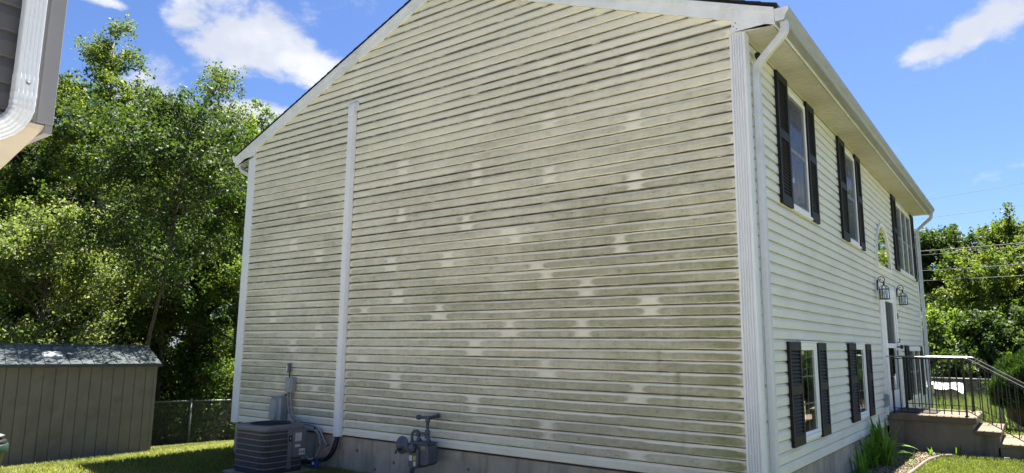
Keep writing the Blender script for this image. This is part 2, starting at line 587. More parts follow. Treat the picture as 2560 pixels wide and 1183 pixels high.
def n2d(x, y, seed=0):
    x, y = np.asarray(x, float) + seed * 13.7, np.asarray(y, float) + seed * 7.3
    i, j = np.floor(x).astype(int), np.floor(y).astype(int)
    f, g = x - i, y - j
    f, g = f * f * (3 - 2 * f), g * g * (3 - 2 * g)
    h = lambda a, b: _tab[(a * 157 + b * 911 + seed * 71) % 4096]
    return (h(i, j) * (1 - f) + h(i + 1, j) * f) * (1 - g) + (h(i, j + 1) * (1 - f) + h(i + 1, j + 1) * f) * g


# ------------------------------------------------------------------ ground
def ground_z(x, y):
    x, y = np.asarray(x, float), np.asarray(y, float)
    left = np.minimum(np.maximum(-8.0 - x, 0) * 0.115 + 0.02 * np.clip(y, 0, 6) * sstep(x, -7.5, -9.5), 0.95)
    front = 0.085 * sstep(y, 0.5, 4.0) * sstep(x, -1.0, 0.3)
    back = 0.38 * sstep(y, 10.0, 15.0) * sstep(x, -8, -2)
    return -0.45 - left + front - back


gx = np.unique(np.concatenate([np.linspace(-400, -60, 8), np.linspace(-60, -18, 22), np.linspace(-18, 8, 131), np.linspace(8, 60, 22), np.linspace(60, 400, 8)]))
gy = np.unique(np.concatenate([np.linspace(-400, -40, 8), np.linspace(-40, -8, 14), np.linspace(-8, 20, 141), np.linspace(20, 80, 20), np.linspace(80, 500, 8)]))
GX, GY = np.meshgrid(gx, gy)
gv = np.stack([GX.ravel(), GY.ravel(), ground_z(GX, GY).ravel() + 0.012 * (n1d(GX * 1.3 + 5 * n1d(GY * .7, 2), 1).ravel() - .5)], -1)
nx_, ny_ = len(gx), len(gy)
ii = (np.arange(ny_ - 1)[:, None] * nx_ + np.arange(nx_ - 1)[None]).ravel()
ground = mesh_obj('ground', np_mesh('ground', gv, np.stack([ii, ii + 1, ii + nx_ + 1, ii + nx_], -1), True), 'lawn')
ground['kind'] = 'structure'



def paving(name, x0, x1, y0, y1, step, dz=0.02):
    xs, ys = np.arange(x0, x1 + 1e-6, step), np.arange(y0, y1 + 1e-6, step)
    X, Y = np.meshgrid(xs, ys)
    V = np.stack([X.ravel(), Y.ravel(), ground_z(X, Y).ravel() + dz], -1)
    nx, ny = len(xs), len(ys)
    q = (np.arange(ny - 1)[:, None] * nx + np.arange(nx - 1)[None]).ravel()
    o = mesh_obj(name, np_mesh(name, V, np.stack([q, q + 1, q + nx + 1, q + nx], -1)), 'pale_concrete')
    o['kind'] = 'structure'
    return o


paving('bounce_paving', -7.0, 9.0, -16.0, -2.6, 0.5)  # added unseen slab, reflects sunlight up onto the shaded gable
paving('walkway', 2.1, 12.1, 6.1, 7.6, 0.5)

# ------------------------------------------------------------------ the house
S = 0.1016                          # height of one siding course
XL, XR = -7.70, 0.045               # outer edges of the gable end
YF = 10.90                          # far end of the front wall
SLOPE = 0.39
ZS = 3.972                          # soffit height


def rake_low(x):
    return np.where(np.asarray(x) < -3.79, 4.104 + SLOPE * (np.asarray(x) + 7.491), 4.115 - SLOPE * (np.asarray(x) + 0.068) + 0.005)


APEX_X = -3.79
house = thing('house', 'two-storey house with mildew-stained cream vinyl siding, white trim and black shutters', 'house', loc=(0, 0, 0))

# walls behind the siding
b = B()
b.prism([(-7.62, -0.02), (-0.03, -0.02), (-0.03, 4.10), (APEX_X, 4.10 + SLOPE * 3.75), (-7.62, 4.10)], 1, 0.02, 0.12)
gable_wall = b.obj('gable_wall', 'interior', house)

OPEN = [  # y0, y1, z0, z1 of every opening in the front wall
    (1.335, 2.065, 2.57, 3.86), (4.09, 4.77, 2.57, 3.86), (8.42, 10.36, 2.57, 3.86), (1.32, 1.99, 0.235, 1.19),
    (3.99, 4.64, 0.245, 1.20), (8.72, 10.20, 0.26, 1.20), (6.06, 7.62, 0.155, 2.13)]
ARCH = (6.10, 7.40, 2.47, 3.20)


def openings_at(z):
    o = [(a, c) for a, c, d, e in OPEN if d < z < e]
    if ARCH[2] < z < ARCH[3]:
        yc, ry = (ARCH[0] + ARCH[1]) / 2, (ARCH[1] - ARCH[0]) / 2
        t = (z - ARCH[2]) / (ARCH[3] - ARCH[2])
        h = ry * math.sqrt(max(0, 1 - t * t))
        o.append((yc - h + 0.03, yc + h - 0.03))
    return sorted(o)


b = B()
zb = sorted({-0.02, 3.96} | {z for o in OPEN for z in o[2:]} | {2.50, 2.80, 3.05})
for z0, z1 in zip(zb[:-1], zb[1:]):
    zc = (z0 + z1) / 2
    ys = [0.12]
    for a, c in openings_at(zc) if not (2.5 < zc < 3.05) else [(a, c) for a, c in openings_at(zc) if a < 6 or a > 8] + [(6.35, 7.15) if zc < 2.8 else (6.5, 7.0)]:
        ys += [a, c]
    ys = sorted(ys) + [YF]
    for y0, y1 in zip(ys[::2], ys[1::2]):
        b.box(-0.12, -0.02, y0, y1, z0, z1)
front_wall = b.obj('front_wall', 'interior', house)
b = B()
b.box(-7.62, -7.5, 0.12, YF, -0.02, 4.1)
b.obj('rear_wall', 'siding_clean', house)
b = B()
b.prism([(-7.62, -0.02), (0.0, -0.02), (0.0, 4.10), (APEX_X, 4.10 + SLOPE * 3.75), (-7.62, 4.10)], 1, YF - 0.1, YF)
b.obj('far_gable_wall', 'siding_clean', house)
b = B()
b.box(-7.49, -0.13, 0.13, YF - 0.11, 1.46, 1.56)
b.obj('upper_floor', 'interior', house)
b = B()
b.box(-2.6, -2.5, 0.13, YF - 0.11, -0.3, 1.45)
b.box(-2.9, -2.8, 0.13, YF - 0.11, 1.57, 4.0)
b.obj('inner_wall', 'interior', house)

# --- siding profile (Dutch lap): fraction of course height -> distance proud of the wall
PF = np.array([0.0, 0.0, 0.03, 0.10, 0.20, 0.32, 0.44, 0.56, 0.64, 0.68, 0.72, 0.77, 0.82, 0.870, 0.890, 1.06])
PD = np.array([-0.0140, 0.0155, 0.0166, 0.0164, 0.0161, 0.0158, 0.0155, 0.0152, 0.0148, 0.0130, 0.0098, 0.0062, 0.0038, 0.0026, -0.0080, -0.0160])

GAPS = {}
for gx_, gk in [(-2.52, 22), (-3.23, 25), (-3.22, 24), (-3.08, 31), (-3.09, 30), (-2.08, 29), (-2.08, 28), (-1.08, 27), (-1.08, 26), (-2.61, 23), (-1.25, 21), (-1.24, 20),
                (-2.24, 19), (-1.64, 17), (-1.64, 16), (-0.95, 15), (-0.94, 14), (-3.61, 15), (-3.61, 14), (-2.13, 9), (-2.11, 8), (-1.09, 7), (-1.1, 6), (-2.11, 3), (-2.1, 2),
                (-1.11, 1), (-6.28, 30), (-6.45, 25), (-6.44, 24), (-5.87, 23), (-5.86, 22), (-4.29, 27), (-4.29, 26), (-4.44, 21), (-4.44, 20), (-4.31, 17), (-4.31, 16),
                (-5.79, 13), (-5.78, 12), (-6.33, 11), (-6.32, 10), (-3.07, 11), (-3.07, 10), (-2.59, 13), (-2.59, 12), (-6.83, 15), (-4.29, 33), (-4.29, 32), (-4.28, 38),
                (-3.09, 37), (-2.08, 35), (-1.08, 33), (-2.11, 18), (-4.28, 39), (-3.08, 36), (-2.08, 34), (-1.09, 32), (-6.27, 31), (-6.83, 14), (-3.08, 5), (-3.07, 4),
                (-4.3, 7), (-4.3, 6), (-5.8, 5), (-4.9, 9), (-4.28, 45), (-4.28, 44), (-3.08, 43), (-3.08, 42), (-2.09, 41), (-2.09, 40), (-1.09, 39), (-1.09, 38),
                (-6.3, 37), (-6.3, 36), (-3.08, 29), (-4.9, 15), (-1.7, 13), (-1.68, 12), (-3.5, 21), (-3.5, 20)]:
    GAPS.setdefault(gk, []).append(gx_)
STREAKS = [(-0.695, 0.53, 0.93, 0.022, 1.0), (-0.88, 0.85, 1.11, 0.02, 0.75), (-2.57, 1.05, 1.24, 0.02, 0.6), (-3.55, 1.2, 1.36, 0.02, 0.55), (-2.26, 1.62, 1.83, 0.018, 0.45),
           (-4.1, 1.0, 1.2, 0.02, 0.4), (-1.9, 2.55, 2.66, 0.016, 0.4), (-3.0, 3.1, 3.2, 0.02, 0.3), (-0.66, 0.20, 0.5, 0.03, 0.35)]


def grime_shade(x, fr, k):
    """mildew film, green algae and lock-joint dirt with painted groove shade on one course; x (cols), fr (rows) -> arrays rows x cols"""
    X, Fq = np.meshgrid(x, fr)
    z = (k + Fq) * S
    # strength over the wall: strong low and to the right, faint high up and under the eaves
    amp = 0.43 + 0.33 * sstep(z, 4.4, 0.6) + 0.40 * sstep(X, -5.0, -0.5) * sstep(z, 3.8, 0.4)
    amp = amp * (0.45 + 0.55 * sstep(z, 5.2, 3.0)) + 0.10 * (n1d(X * 0.9 + 3.1 * k, 4) - 0.5) + 0.12 * (n1d(np.full_like(X, k * 0.73), 9) - 0.5)
    if k == 0:
        amp = amp * 0.12
    if k == 1:
        amp = amp * 0.55
    pair = k // 2
    top = 0.655 + 0.10 * (n1d(X * 1.7, 11 + pair) - 0.5) + 0.07 * (n1d(X * 6.0, 5 + k) - 0.5)
    if k % 2 == 1:
        top = top + 0.04
    bot = -0.02 + 0.06 * n1d(X * 2.1, 21 + k)
    # ends of each film: wall ends and dry gaps over the studs
    ends = [(-7.55 + 0.02, 1), (-0.085 - 0.03 * n1d(np.array([k * 1.1]), 3)[0], -1), (-5.385, -1), (-5.195, 1)]
    d = np.full_like(X, 9.0)
    soft = np.clip(0.26 + 0.9 * (n2d(X * 0.6, (k + 0 * X) * S * 0.8, 9) - 0.35) + 0.25 * sstep((k + 0 * X) * S, 2.2, 4.0), 0, 1)
    inside = (X > -7.53) & (X < ends[1][0]) & ~((X > -5.385) & (X < -5.195))
    for e, s in ends:
        d = np.minimum(d, np.abs(X - e))
    for g in GAPS.get(k, []):
        hw = 0.015 + 0.095 * n1d(np.array([g * 3.3 + k * 1.7]), 6)[0]
        dd = np.abs(X - g) - hw
        d = np.minimum(d, dd)
    d = np.where(inside, d, -1.0)
    mid = (top + bot) / 2
    half = (top - bot) / 2
    cap = 1 - np.sqrt(np.clip(1 - ((Fq - mid) / np.maximum(half, 0.05)) ** 2, 0, 1))
    e = d - 0.075 * cap
    endm = sstep(e, -0.012, 0.028) * (1 - soft) + soft * sstep(e, -0.07, 0.11)
    vert = sstep(Fq, bot - 0.03, bot + 0.05) * sstep(Fq, top + 0.05, top - 0.06)
    rim = np.exp(-(np.clip(e, 0, 9) / 0.06) ** 2) * 0.30 + np.exp(-((Fq - top + 0.10) / 0.08) ** 2) * 0.20 + 0.28 * (n1d(X * 3.2, 81 + k) - 0.5) + 0.30 * (n1d(X * 9.0, 91 + k) - 0.5)
    blot = 0.86 + 0.50 * (n2d(X * 0.75, z * 1.1, 3) - 0.5) + 0.34 * (n2d(X * 2.0, z * 2.6, 5) - 0.5) + 0.30 * (n1d(X * 1.2, 111 + pair * 2) - 0.5)
    mil = np.clip(amp * (0.20 + 0.80 * endm) * vert * (1 + rim) * np.clip(blot, 0.25, 1.3) * inside, 0, 1)
    mil += 0.08 * sstep(Fq, 1.0, 0.6)            # thin film over all of it
    # algae: right hand ends, and drips
    alg = sstep(X, -0.75, -0.12) * sstep(z, 3.6, 0.6) * endm * vert * (0.3 + 0.7 * n1d(X * 5, 31 + k)) * 0.9
    alg += 0.16 * sstep(X, -6.9, -7.5) * sstep(z, 2.6, 0.5) * vert
    alg += 0.55 * np.clip(n2d(X * 1.1, z * 1.6, 14) - 0.38, 0, 1) * sstep(z, 3.6, 0.3) * sstep(X, -6.5, -1.5) * vert * endm
    alg += 0.35 * np.clip(n2d(X * 6.0, z * 5.0, 15) - 0.55, 0, 1) * sstep(z, 4.2, 0.8) * vert * endm
    for sx, z0, z1, sw, st in STREAKS:
        alg += st * np.exp(-((X - sx - 0.02 * (n1d(z * 9, 7) - .5)) / sw) ** 2) * (0.45 + 0.8 * n1d(z * 14 + X * 40, 12)) * sstep(z, z0 - 0.05, z0 + 0.2) * sstep(z, z1 + 0.005, z1 - 0.02) * 0.85
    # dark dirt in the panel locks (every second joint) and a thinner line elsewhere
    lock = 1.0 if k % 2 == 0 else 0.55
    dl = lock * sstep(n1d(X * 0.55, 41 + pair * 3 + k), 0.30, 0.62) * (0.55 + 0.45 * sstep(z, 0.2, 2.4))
    dirt_shade = dl * np.maximum(0.85 * sstep(Fq, 0.06, 0.0), sstep(Fq, 0.74, 0.86)) * np.where(k == 0, 0.2, 1.0)
    dirt_shade = np.clip(np.maximum(dirt_shade, 0.85 * (Fq > 0.88)), 0, 1)  # shade painted into every groove, over the dirt
    dirt_shade[0, :] = 0.9  # lap underside darkened in colour, in place of its shadow
    return np.stack([np.clip(mil, 0, 1), np.clip(alg, 0, 1), dirt_shade], -1)


def gable_lim(z):
    xl = np.where(z > 4.02, -7.60 + np.maximum(0, (z - 4.06) / SLOPE), -7.60)
    xr = np.where(z > 4.02, 0.02 - np.maximum(0, (z - 4.06) / SLOPE), 0.02)
    return xl, xr


FR = PF.copy()
for j in range(0, 28):
    VV, FF, GG = [], [], []
    off = 0
    for k in (2 * j, 2 * j + 1):
        z = (k + FR) * S
        zc = (k + 0.5) * S
        xl, xr = gable_lim(np.minimum(z, 5.52))
        if xr[0] - xl[0] < 0.15:
            continue
        n = max(8, int((xr[0] - xl[0]) / 0.026))
        t = np.linspace(0, 1, n)
        X = xl[:, None] * (1 - t) + xr[:, None] * t
        wav = 0.0012 * (n1d(X * 0.8, 50 + j) - 0.5) + 0.0008 * (n1d(X * 2.5, 70 + k) - 0.5)
        zz = z[:, None] + wav * 1.6
        Y = -(PD[:, None] + wav)
        VV.append(np.stack([X, Y, zz + 0 * X], -1).reshape(-1, 3))
        g = grime_shade(t * (xr[0] - xl[0]) + xl[0], np.where(FR > 1, 1, FR), k)
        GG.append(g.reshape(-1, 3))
        r = len(FR)
        q = (np.arange(r - 1)[:, None] * n + np.arange(n - 1)[None]).ravel() + off
        FF.append(np.stack([q, q + 1, q + n + 1, q + n], -1))
        off += r * n
    if not VV:
        continue
    me = np_mesh('siding_panel', np.concatenate(VV), np.concatenate(FF), False, colattr={'grime_shade': np.concatenate(GG)})
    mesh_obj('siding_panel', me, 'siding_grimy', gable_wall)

# front wall panels, cut around the openings
for j in range(0, 20):
    SEG = []
    for k in (2 * j, 2 * j + 1):
        if k > 38:
            continue
        z0, z1 = k * S, (k + 1) * S
        brk = {0.0, YF}
        for o in OPEN:
            if o[2] < z1 and o[3] > z0:
                brk |= {o[0], o[1]}
        oa = openings_at(min(max((z0 + z1) / 2, ARCH[2] + .001), ARCH[3] - .001)) if (ARCH[2] < z1 and ARCH[3] > z0) else []
        arch_iv = [(a, c) for a, c in oa if 5.9 < a < 7 and c < 7.5]
        for a, c in arch_iv:
            brk |= {a, c}
        for ys in (3.62, 7.3):
            brk.add(ys + (0.6 if j % 2 else 0.0) + (0.35 if j % 3 == 0 else 0))
        br = sorted(brk)
        for y0, y1 in zip(br[:-1], br[1:]):
            ym = (y0 + y1) / 2
            bad = [(o[2], o[3]) for o in OPEN if o[0] < ym < o[1] and o[2] < z1 and o[3] > z0]
            if any(a < ym < c for a, c in arch_iv):
                continue
            lo, hi = z0, (k + 1.06) * S
            rng = [(lo, hi)]
            for a, c in bad:
                nr = []
                for p, q in rng:
                    if a > p:
                        nr.append((p, min(q, a)))
                    if c < q:
                        nr.append((max(p, c), q))
                rng = [(p, q) for p, q in nr if q - p > 0.004]
            for p, q in rng:
                fs_ = [f for f in PF if p <= (k + f) * S <= q]
                if p > z0:
                    fs_ = [p / S - k] + fs_
                if q < (k + 1.06) * S:
                    fs_ = fs_ + [q / S - k]
                ds = list(np.interp(fs_, PF[1:], PD[1:]))
                if p <= z0 + 1e-6:
                    ds[0] = PD[0]
                vs, ff = [], []
                for f_, d_ in zip(fs_, ds):
                    dy = 0.0 if (k * 7 + int(y0 * 3)) % 2 else 0.0006
                    vs += [(d_ + dy, y0, (k + f_) * S), (d_ + dy, y1, (k + f_) * S)]
                for i in range(len(fs_) - 1):
                    ff.append((2 * i, 2 * i + 1, 2 * i + 3, 2 * i + 2))
                SEG.append((y0, y1, vs, ff))
    SEG.sort(key=lambda q: q[0])
    groups = []
    for sg in SEG:                    # lengths that touch are one panel, lengths apart are panels of their own
        if groups and sg[0] <= groups[-1][0] + 1e-4:
            groups[-1][1].append(sg)
            groups[-1][0] = max(groups[-1][0], sg[1])
        else:
            groups.append([sg[1], [sg]])
    for _, gs in groups:
        bb = B()
        for sg in gs:
            bb.add(sg[2], sg[3])
        bb.obj('siding_panel', 'siding_clean', front_wall)

# foundation
b = B()
b.box(-7.63, -0.03, 0.012, 0.2, -1.3, -0.025)
found_gable = b.obj('foundation', 'foundation_concrete', house, label='grey concrete foundation strip under the gable')
b = B()
b.box(-0.2, -0.018, 0.21, YF - 0.02, -1.3, -0.025)
b.obj('foundation', 'foundation_concrete', house)
b = B()
b.box(-7.63, -7.45, 0.21, YF - 0.02, -1.5, -0.025)
b.obj('foundation', 'foundation_concrete', house)
b = B()
for fx, fz in ((-4.95, -.17), (-4.3, -.25), (-3.15, -.2), (-2.4, -.28), (-4.62, -.36)):
    b.lathe([(0.02, 0), (0.016, 0.008), (0.006, 0.010)], (fx, 0.013, fz), (0, -1, 0), 8)
b.obj('form_tie', 'porch_side', found_gable)

# corner posts
pts = [(-0.096, 0.002), (-0.096, -0.030)]
nfl = 5
for i in range(nfl):                  # five rounded flutes on the gable face
    x0 = -0.082 + i * 0.0225
    for a in (180, 135, 90, 45, 0):
        pts.append((x0 + 0.0095 + 0.0066 * math.cos(math.radians(a)), -0.030 + 0.013 * math.sin(math.radians(a))))
pts += [(0.045, -0.030), (0.045, 0.085), (0.004, 0.085), (0.004, 0.002)]
b = B()
b.prism(pts, 2, -0.012, 3.965)
b.obj('corner_post', 'trim_white', house, label='fluted white corner post at the near corner')
b = B()
b.prism([(-7.53, 0.002), (-7.53, -0.022), (-7.705, -0.022), (-7.705, 0.10), (-7.64, 0.10), (-7.64, 0.002)], 2, -0.012, 4.0)
b.obj('corner_post', 'trim_white', house, 0.004)
b = B()
b.prism([(0.002, YF - 0.09), (0.032, YF - 0.09), (0.032, YF + 0.02), (-0.05, YF + 0.02), (-0.05, YF + 0.001), (0.002, YF + 0.001)], 2, -0.012, 3.965)
b.obj('corner_post', 'trim_white', house, 0.004)

# roof
EAVE_R, EAVE_L = 0.315, -8.045
zr = float(rake_low(0.3)) + 0.175


def roof_z(x):
    return 4.104 + SLOPE * 0.0 + 0.19 + SLOPE * ((x + 7.491) if x < APEX_X else (2 * APEX_X - x + 7.491))


for side in (0, 1):
    xs = (EAVE_L - 0.03, APEX_X) if side == 0 else (APEX_X, EAVE_R + 0.03)
    b = B()
    zz = [roof_z(x) for x in xs]
    b.prism([(xs[0], zz[0]), (xs[1], zz[1]), (xs[1], zz[1] - 0.03), (xs[0], zz[0] - 0.03)], 1, -0.03, YF + 0.06)
    roof = b.obj('roof', 'shingle_black', house)
    L = abs(xs[1] - xs[0])
    n = int(L / 0.135)
    for i in range(n):                # shingle courses, each its own strip
        u0, u1 = i / n, (i + 1.25) / n
        u1 = min(u1, 1)
        if side == 0:
            xa, xb = xs[0] + (xs[1] - xs[0]) * u0, xs[0] + (xs[1] - xs[0]) * u1
        else:
            xa, xb = xs[1] + (xs[0] - xs[1]) * u0, xs[1] + (xs[0] - xs[1]) * u1
        b = B()
        b.prism([(xa, roof_z(xa) + 0.002), (xa, roof_z(xa) + 0.017), (xb, roof_z(xb) + 0.008), (xb, roof_z(xb) + 0.002)], 1, -0.05 - 0.004 * random.random(), YF + 0.075)
        b.obj('shingle_strip', 'shingle_black', roof)
# rake boards with a narrow raised moulding on top
for side in (0, 1):
    xs = (EAVE_L, APEX_X) if side == 0 else (APEX_X + 0.001, EAVE_R)
    zl = [roof_z(x) - 0.19 for x in xs]
    b = B()
    b.prism([(xs[0], zl[0]), (xs[1], zl[1]), (xs[1], zl[1] + 0.155), (xs[0], zl[0] + 0.155)], 1, -0.045, -0.003)
    rk = b.obj('rake_board', 'rake_white', house, 0.003)
    b = B()
    b.prism([(xs[0], zl[0] + 0.105), (xs[1], zl[1] + 0.105), (xs[1], zl[1] + 0.160), (xs[0], zl[0] + 0.160)], 1, -0.058, -0.0455)
    b.obj('rake_moulding', 'rake_white', rk, 0.003)
# eave returns closing the gable's lower corners
b = B()
b.prism([(-0.07, ZS + 0.003), (EAVE_R - 0.002, ZS + 0.003), (EAVE_R - 0.002, roof_z(EAVE_R) - 0.188), (-0.07, roof_z(-0.07) - 0.188)], 1, -0.0385, -0.004)
er = b.obj('eave_return', 'rake_white', house, 0.002)
b = B()
for sx, sz in ((-0.05, 4.03), (-0.03, 4.06), (-0.055, 4.10), (-0.02, 4.0)):
    b.lathe([(0.006, 0), (0.004, 0.003)], (sx, -0.0385, sz), (0, -1, 0), 8)
b.obj('nail_head', 'dark_void', er)
b = B()
b.prism([(-7.535, ZS + 0.03), (-8.043, ZS + 0.018), (-8.043, roof_z(-8.043) - 0.188), (-7.535, roof_z(-7.535) - 0.188)], 1, -0.0385, -0.004)
b.obj('eave_return', 'rake_white', house, 0.002)
# fascia, soffit, gutters
for xf, s in ((EAVE_R - 0.02, 1), (EAVE_L + 0.02, -1)):
    b = B()
    b.box(min(xf, xf + s * 0.018), max(xf, xf + s * 0.018), 0.0, YF + 0.05, ZS - 0.004, ZS + 0.155)
    b.obj('fascia_board', 'rake_white', house)
b = B()
b.box(0.0, 0.293, 0.0, YF + 0.04, ZS + 0.014, ZS + 0.03)
soffit = b.obj('soffit', 'soffit_beige', house)
pw_ = 0.303
for i in range(36):                   # ribbed vented panels, ribs running out from the wall
    y0 = i * pw_ + 0.002
    bb = B()
    y = y0
    for r in range(3):
        a = y + 0.008
        e = min(y + pw_ / 3 - 0.008, YF + 0.03)
        bb.prism([(a - 0.003, ZS + 0.0145), (a, ZS + 0.002), (a + 0.002, ZS), (e - 0.002, ZS), (e, ZS + 0.002), (e + 0.003, ZS + 0.0145)], 0, 0.012, 0.283)
        y += pw_ / 3
    bb.obj('soffit_panel', 'soffit_beige', soffit)
b = B()
b.box(0.0, 0.30, -0.003, 0.0008, ZS + 0.0, ZS + 0.1)
b.obj('soffit_end', 'rake_white', house)
b = B()
b.box(0.012, 0.030, 0.09, YF - 0.09, ZS - 0.030, ZS - 0.001)
b.obj('frieze_channel', 'soffit_beige', house)
b = B()
b.box(-7.95, -7.70, 0.0, YF, ZS + 0.02, ZS + 0.05)
b.obj('soffit', 'soffit_beige', house)


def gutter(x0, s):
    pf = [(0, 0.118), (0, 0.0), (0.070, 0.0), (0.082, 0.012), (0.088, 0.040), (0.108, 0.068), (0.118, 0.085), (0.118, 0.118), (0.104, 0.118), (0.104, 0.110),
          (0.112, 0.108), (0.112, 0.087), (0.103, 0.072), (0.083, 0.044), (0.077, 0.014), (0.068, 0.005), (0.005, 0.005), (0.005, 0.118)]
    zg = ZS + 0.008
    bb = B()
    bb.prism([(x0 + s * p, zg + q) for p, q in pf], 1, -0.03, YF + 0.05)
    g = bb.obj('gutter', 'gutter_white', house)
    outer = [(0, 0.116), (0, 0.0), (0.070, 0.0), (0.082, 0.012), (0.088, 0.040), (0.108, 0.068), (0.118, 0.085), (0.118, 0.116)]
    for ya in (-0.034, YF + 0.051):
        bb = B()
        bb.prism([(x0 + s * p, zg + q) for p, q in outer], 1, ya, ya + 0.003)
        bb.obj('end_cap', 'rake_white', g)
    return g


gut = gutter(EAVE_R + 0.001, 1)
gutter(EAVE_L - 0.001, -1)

SPOUT = rrect(0.062, 0.078, 0.010, 2)


def ribbed(n_r, w_, d_, depth=0.0035):
    """downspout section with fluted front"""
    pts = []
    for i in range(n_r * 4 + 1):
        u = i / (n_r * 4)
        pts.append((-w_ / 2 + w_ * u, d_ / 2 + (depth * (1 if (i % 4) in (1, 2) else 0) if 0 < u < 1 else -0.004)))
    pts += [(w_ / 2 + 0.002, d_ / 2 - 0.012), (w_ / 2 + 0.002, -d_ / 2 + 0.008), (w_ / 2 - 0.008, -d_ / 2), (-w_ / 2 + 0.008, -d_ / 2), (-w_ / 2 - 0.002, -d_ / 2 + 0.008), (-w_ / 2 - 0.002, d_ / 2 - 0.012)]
    return pts[::-1]


def downspout(y_top, y_bot, zbot):
    path = bezier([(0.375, y_top, ZS + 0.02), (0.375, y_top, ZS - 0.045), (0.345, y_top + 0.005, ZS - 0.105), (0.23, y_top + (y_bot - y_top) * .5, ZS - 0.185),
                   (0.12, y_bot - 0.005, ZS - 0.265), (0.082, y_bot, ZS - 0.32), (0.080, y_bot, ZS - 0.42)], 5)
    rad = [1.0 + (0.03 if i % 2 else 0.0) for i in range(len(path))]
    bb = B()
    bb.sweep(path, SPOUT, rad, up=(0, 1, 0), smooth=False)
    root = bb.obj('downspout', 'spout_white', house, label='downspout')
    bb = B()
    bb.sweep([(0.080, y_bot, ZS - 0.40), (0.080, y_bot, 1.0), (0.080, y_bot, zbot)], SPOUT, None, up=(0, 1, 0), smooth=False)
    bb.obj('straight_pipe', 'spout_white', root, 0.003)
    for zc in (3.2, 1.6, 0.4):
        bb = B()
        bb.box(0.046, 0.1125, y_bot - 0.044, y_bot + 0.044, zc, zc + 0.02)
        bb.obj('strap', 'spout_white', root)
    return root


ds = downspout(0.045, 0.150, -0.30)
ds['label'] = 'white downspout beside the fluted corner post'
ds = downspout(YF - 0.10, YF + 0.055, -0.5)
ds['label'] = 'dull grey downspout at the far corner'
b = B()
b.sweep(bezier([(-8.10, 0.10, ZS + 0.02), (-8.10, 0.10, ZS - 0.05), (-8.03, 0.11, ZS - 0.12), (-7.86, 0.16, ZS - 0.22), (-7.77, 0.2, ZS - 0.30), (-7.75, 0.22, ZS - 0.4), (-7.745, 0.24, 1.5), (-7.745, 0.24, -0.6)], 5), SPOUT, None, up=(0, 1, 0), smooth=False)
b.obj('downspout', 'spout_white', house, label='white downspout behind the rear corner')
b = B()
b.lathe([(0.02, 0), (0.028, 0.02), (0.028, 0.05), (0.022, 0.07)], (0.055, 0.27, ZS - 0.11), (0.3, 0.25, -1), 10)
b.obj('wasp_nest', 'dark_void', house)


# shutters
def shutter(y0, y1, z0, z1, seed):
    rnd = random.Random(seed)
    bb = B()
    st, x0, x1 = 0.048, 0.0175, 0.047
    bb.box(x0, x1, y0, y0 + st, z0, z1)
    bb.box(x0, x1, y1 - st, y1, z0, z1)
    h = z1 - z0
    zm = z0 + h * 0.53
    rails = [(z0, z0 + 0.10), (zm - 0.045, zm + 0.045), (z1 - 0.085, z1)]
    for a, c in rails:
        bb.box(x0 + 0.001, x1 - 0.001, y0 + st, y1 - st, a, c)
    o = bb.obj('shutter', 'shutter_black', house, 0.003)
    lv = B()
    for (a, c) in ((rails[0][1], rails[1][0]), (rails[1][1], rails[2][0])):
        n = max(3, int((c - a) / 0.034))
        for i in range(n):
            zc = a + (i + 0.5) * (c - a) / n
            t_ = (c - a) / n
            lv.prism([(x0 + 0.004, zc + t_ * .42), (x0 + 0.008, zc + t_ * .46), (x1 - 0.004, zc - t_ * .30), (x1 - 0.006, zc - t_ * .44)], 1, y0 + st - 0.001, y1 - st + 0.001)
    lo = lv.obj('louvers', 'shutter_black', o)
    lo['kind'] = 'stuff'
    bk = B()
    bk.box(x0 - 0.0005, x0 + 0.003, y0 + st - 0.002, y1 - st + 0.002, z0 + 0.05, z1 - 0.05)
    bk.obj('backing', 'dark_void', o)
    return o


SH = [(0.94, 1.325, 2.55, 3.93), (2.075, 2.43, 2.55, 3.93), (3.68, 4.08, 2.55, 3.93), (4.78, 5.13, 2.55, 3.93), (7.99, 8.40, 2.55, 3.93), (10.38, 10.74, 2.55, 3.93),
      (0.90, 1.31, 0.215, 1.195), (2.0, 2.36, 0.215, 1.195), (3.56, 3.98, 0.235, 1.205), (4.65, 5.0, 0.235, 1.205), (8.33, 8.71, 0.25, 1.21), (10.21, 10.58, 0.25, 1.21)]
for i, q in enumerate(SH):
    shutter(*q, i)


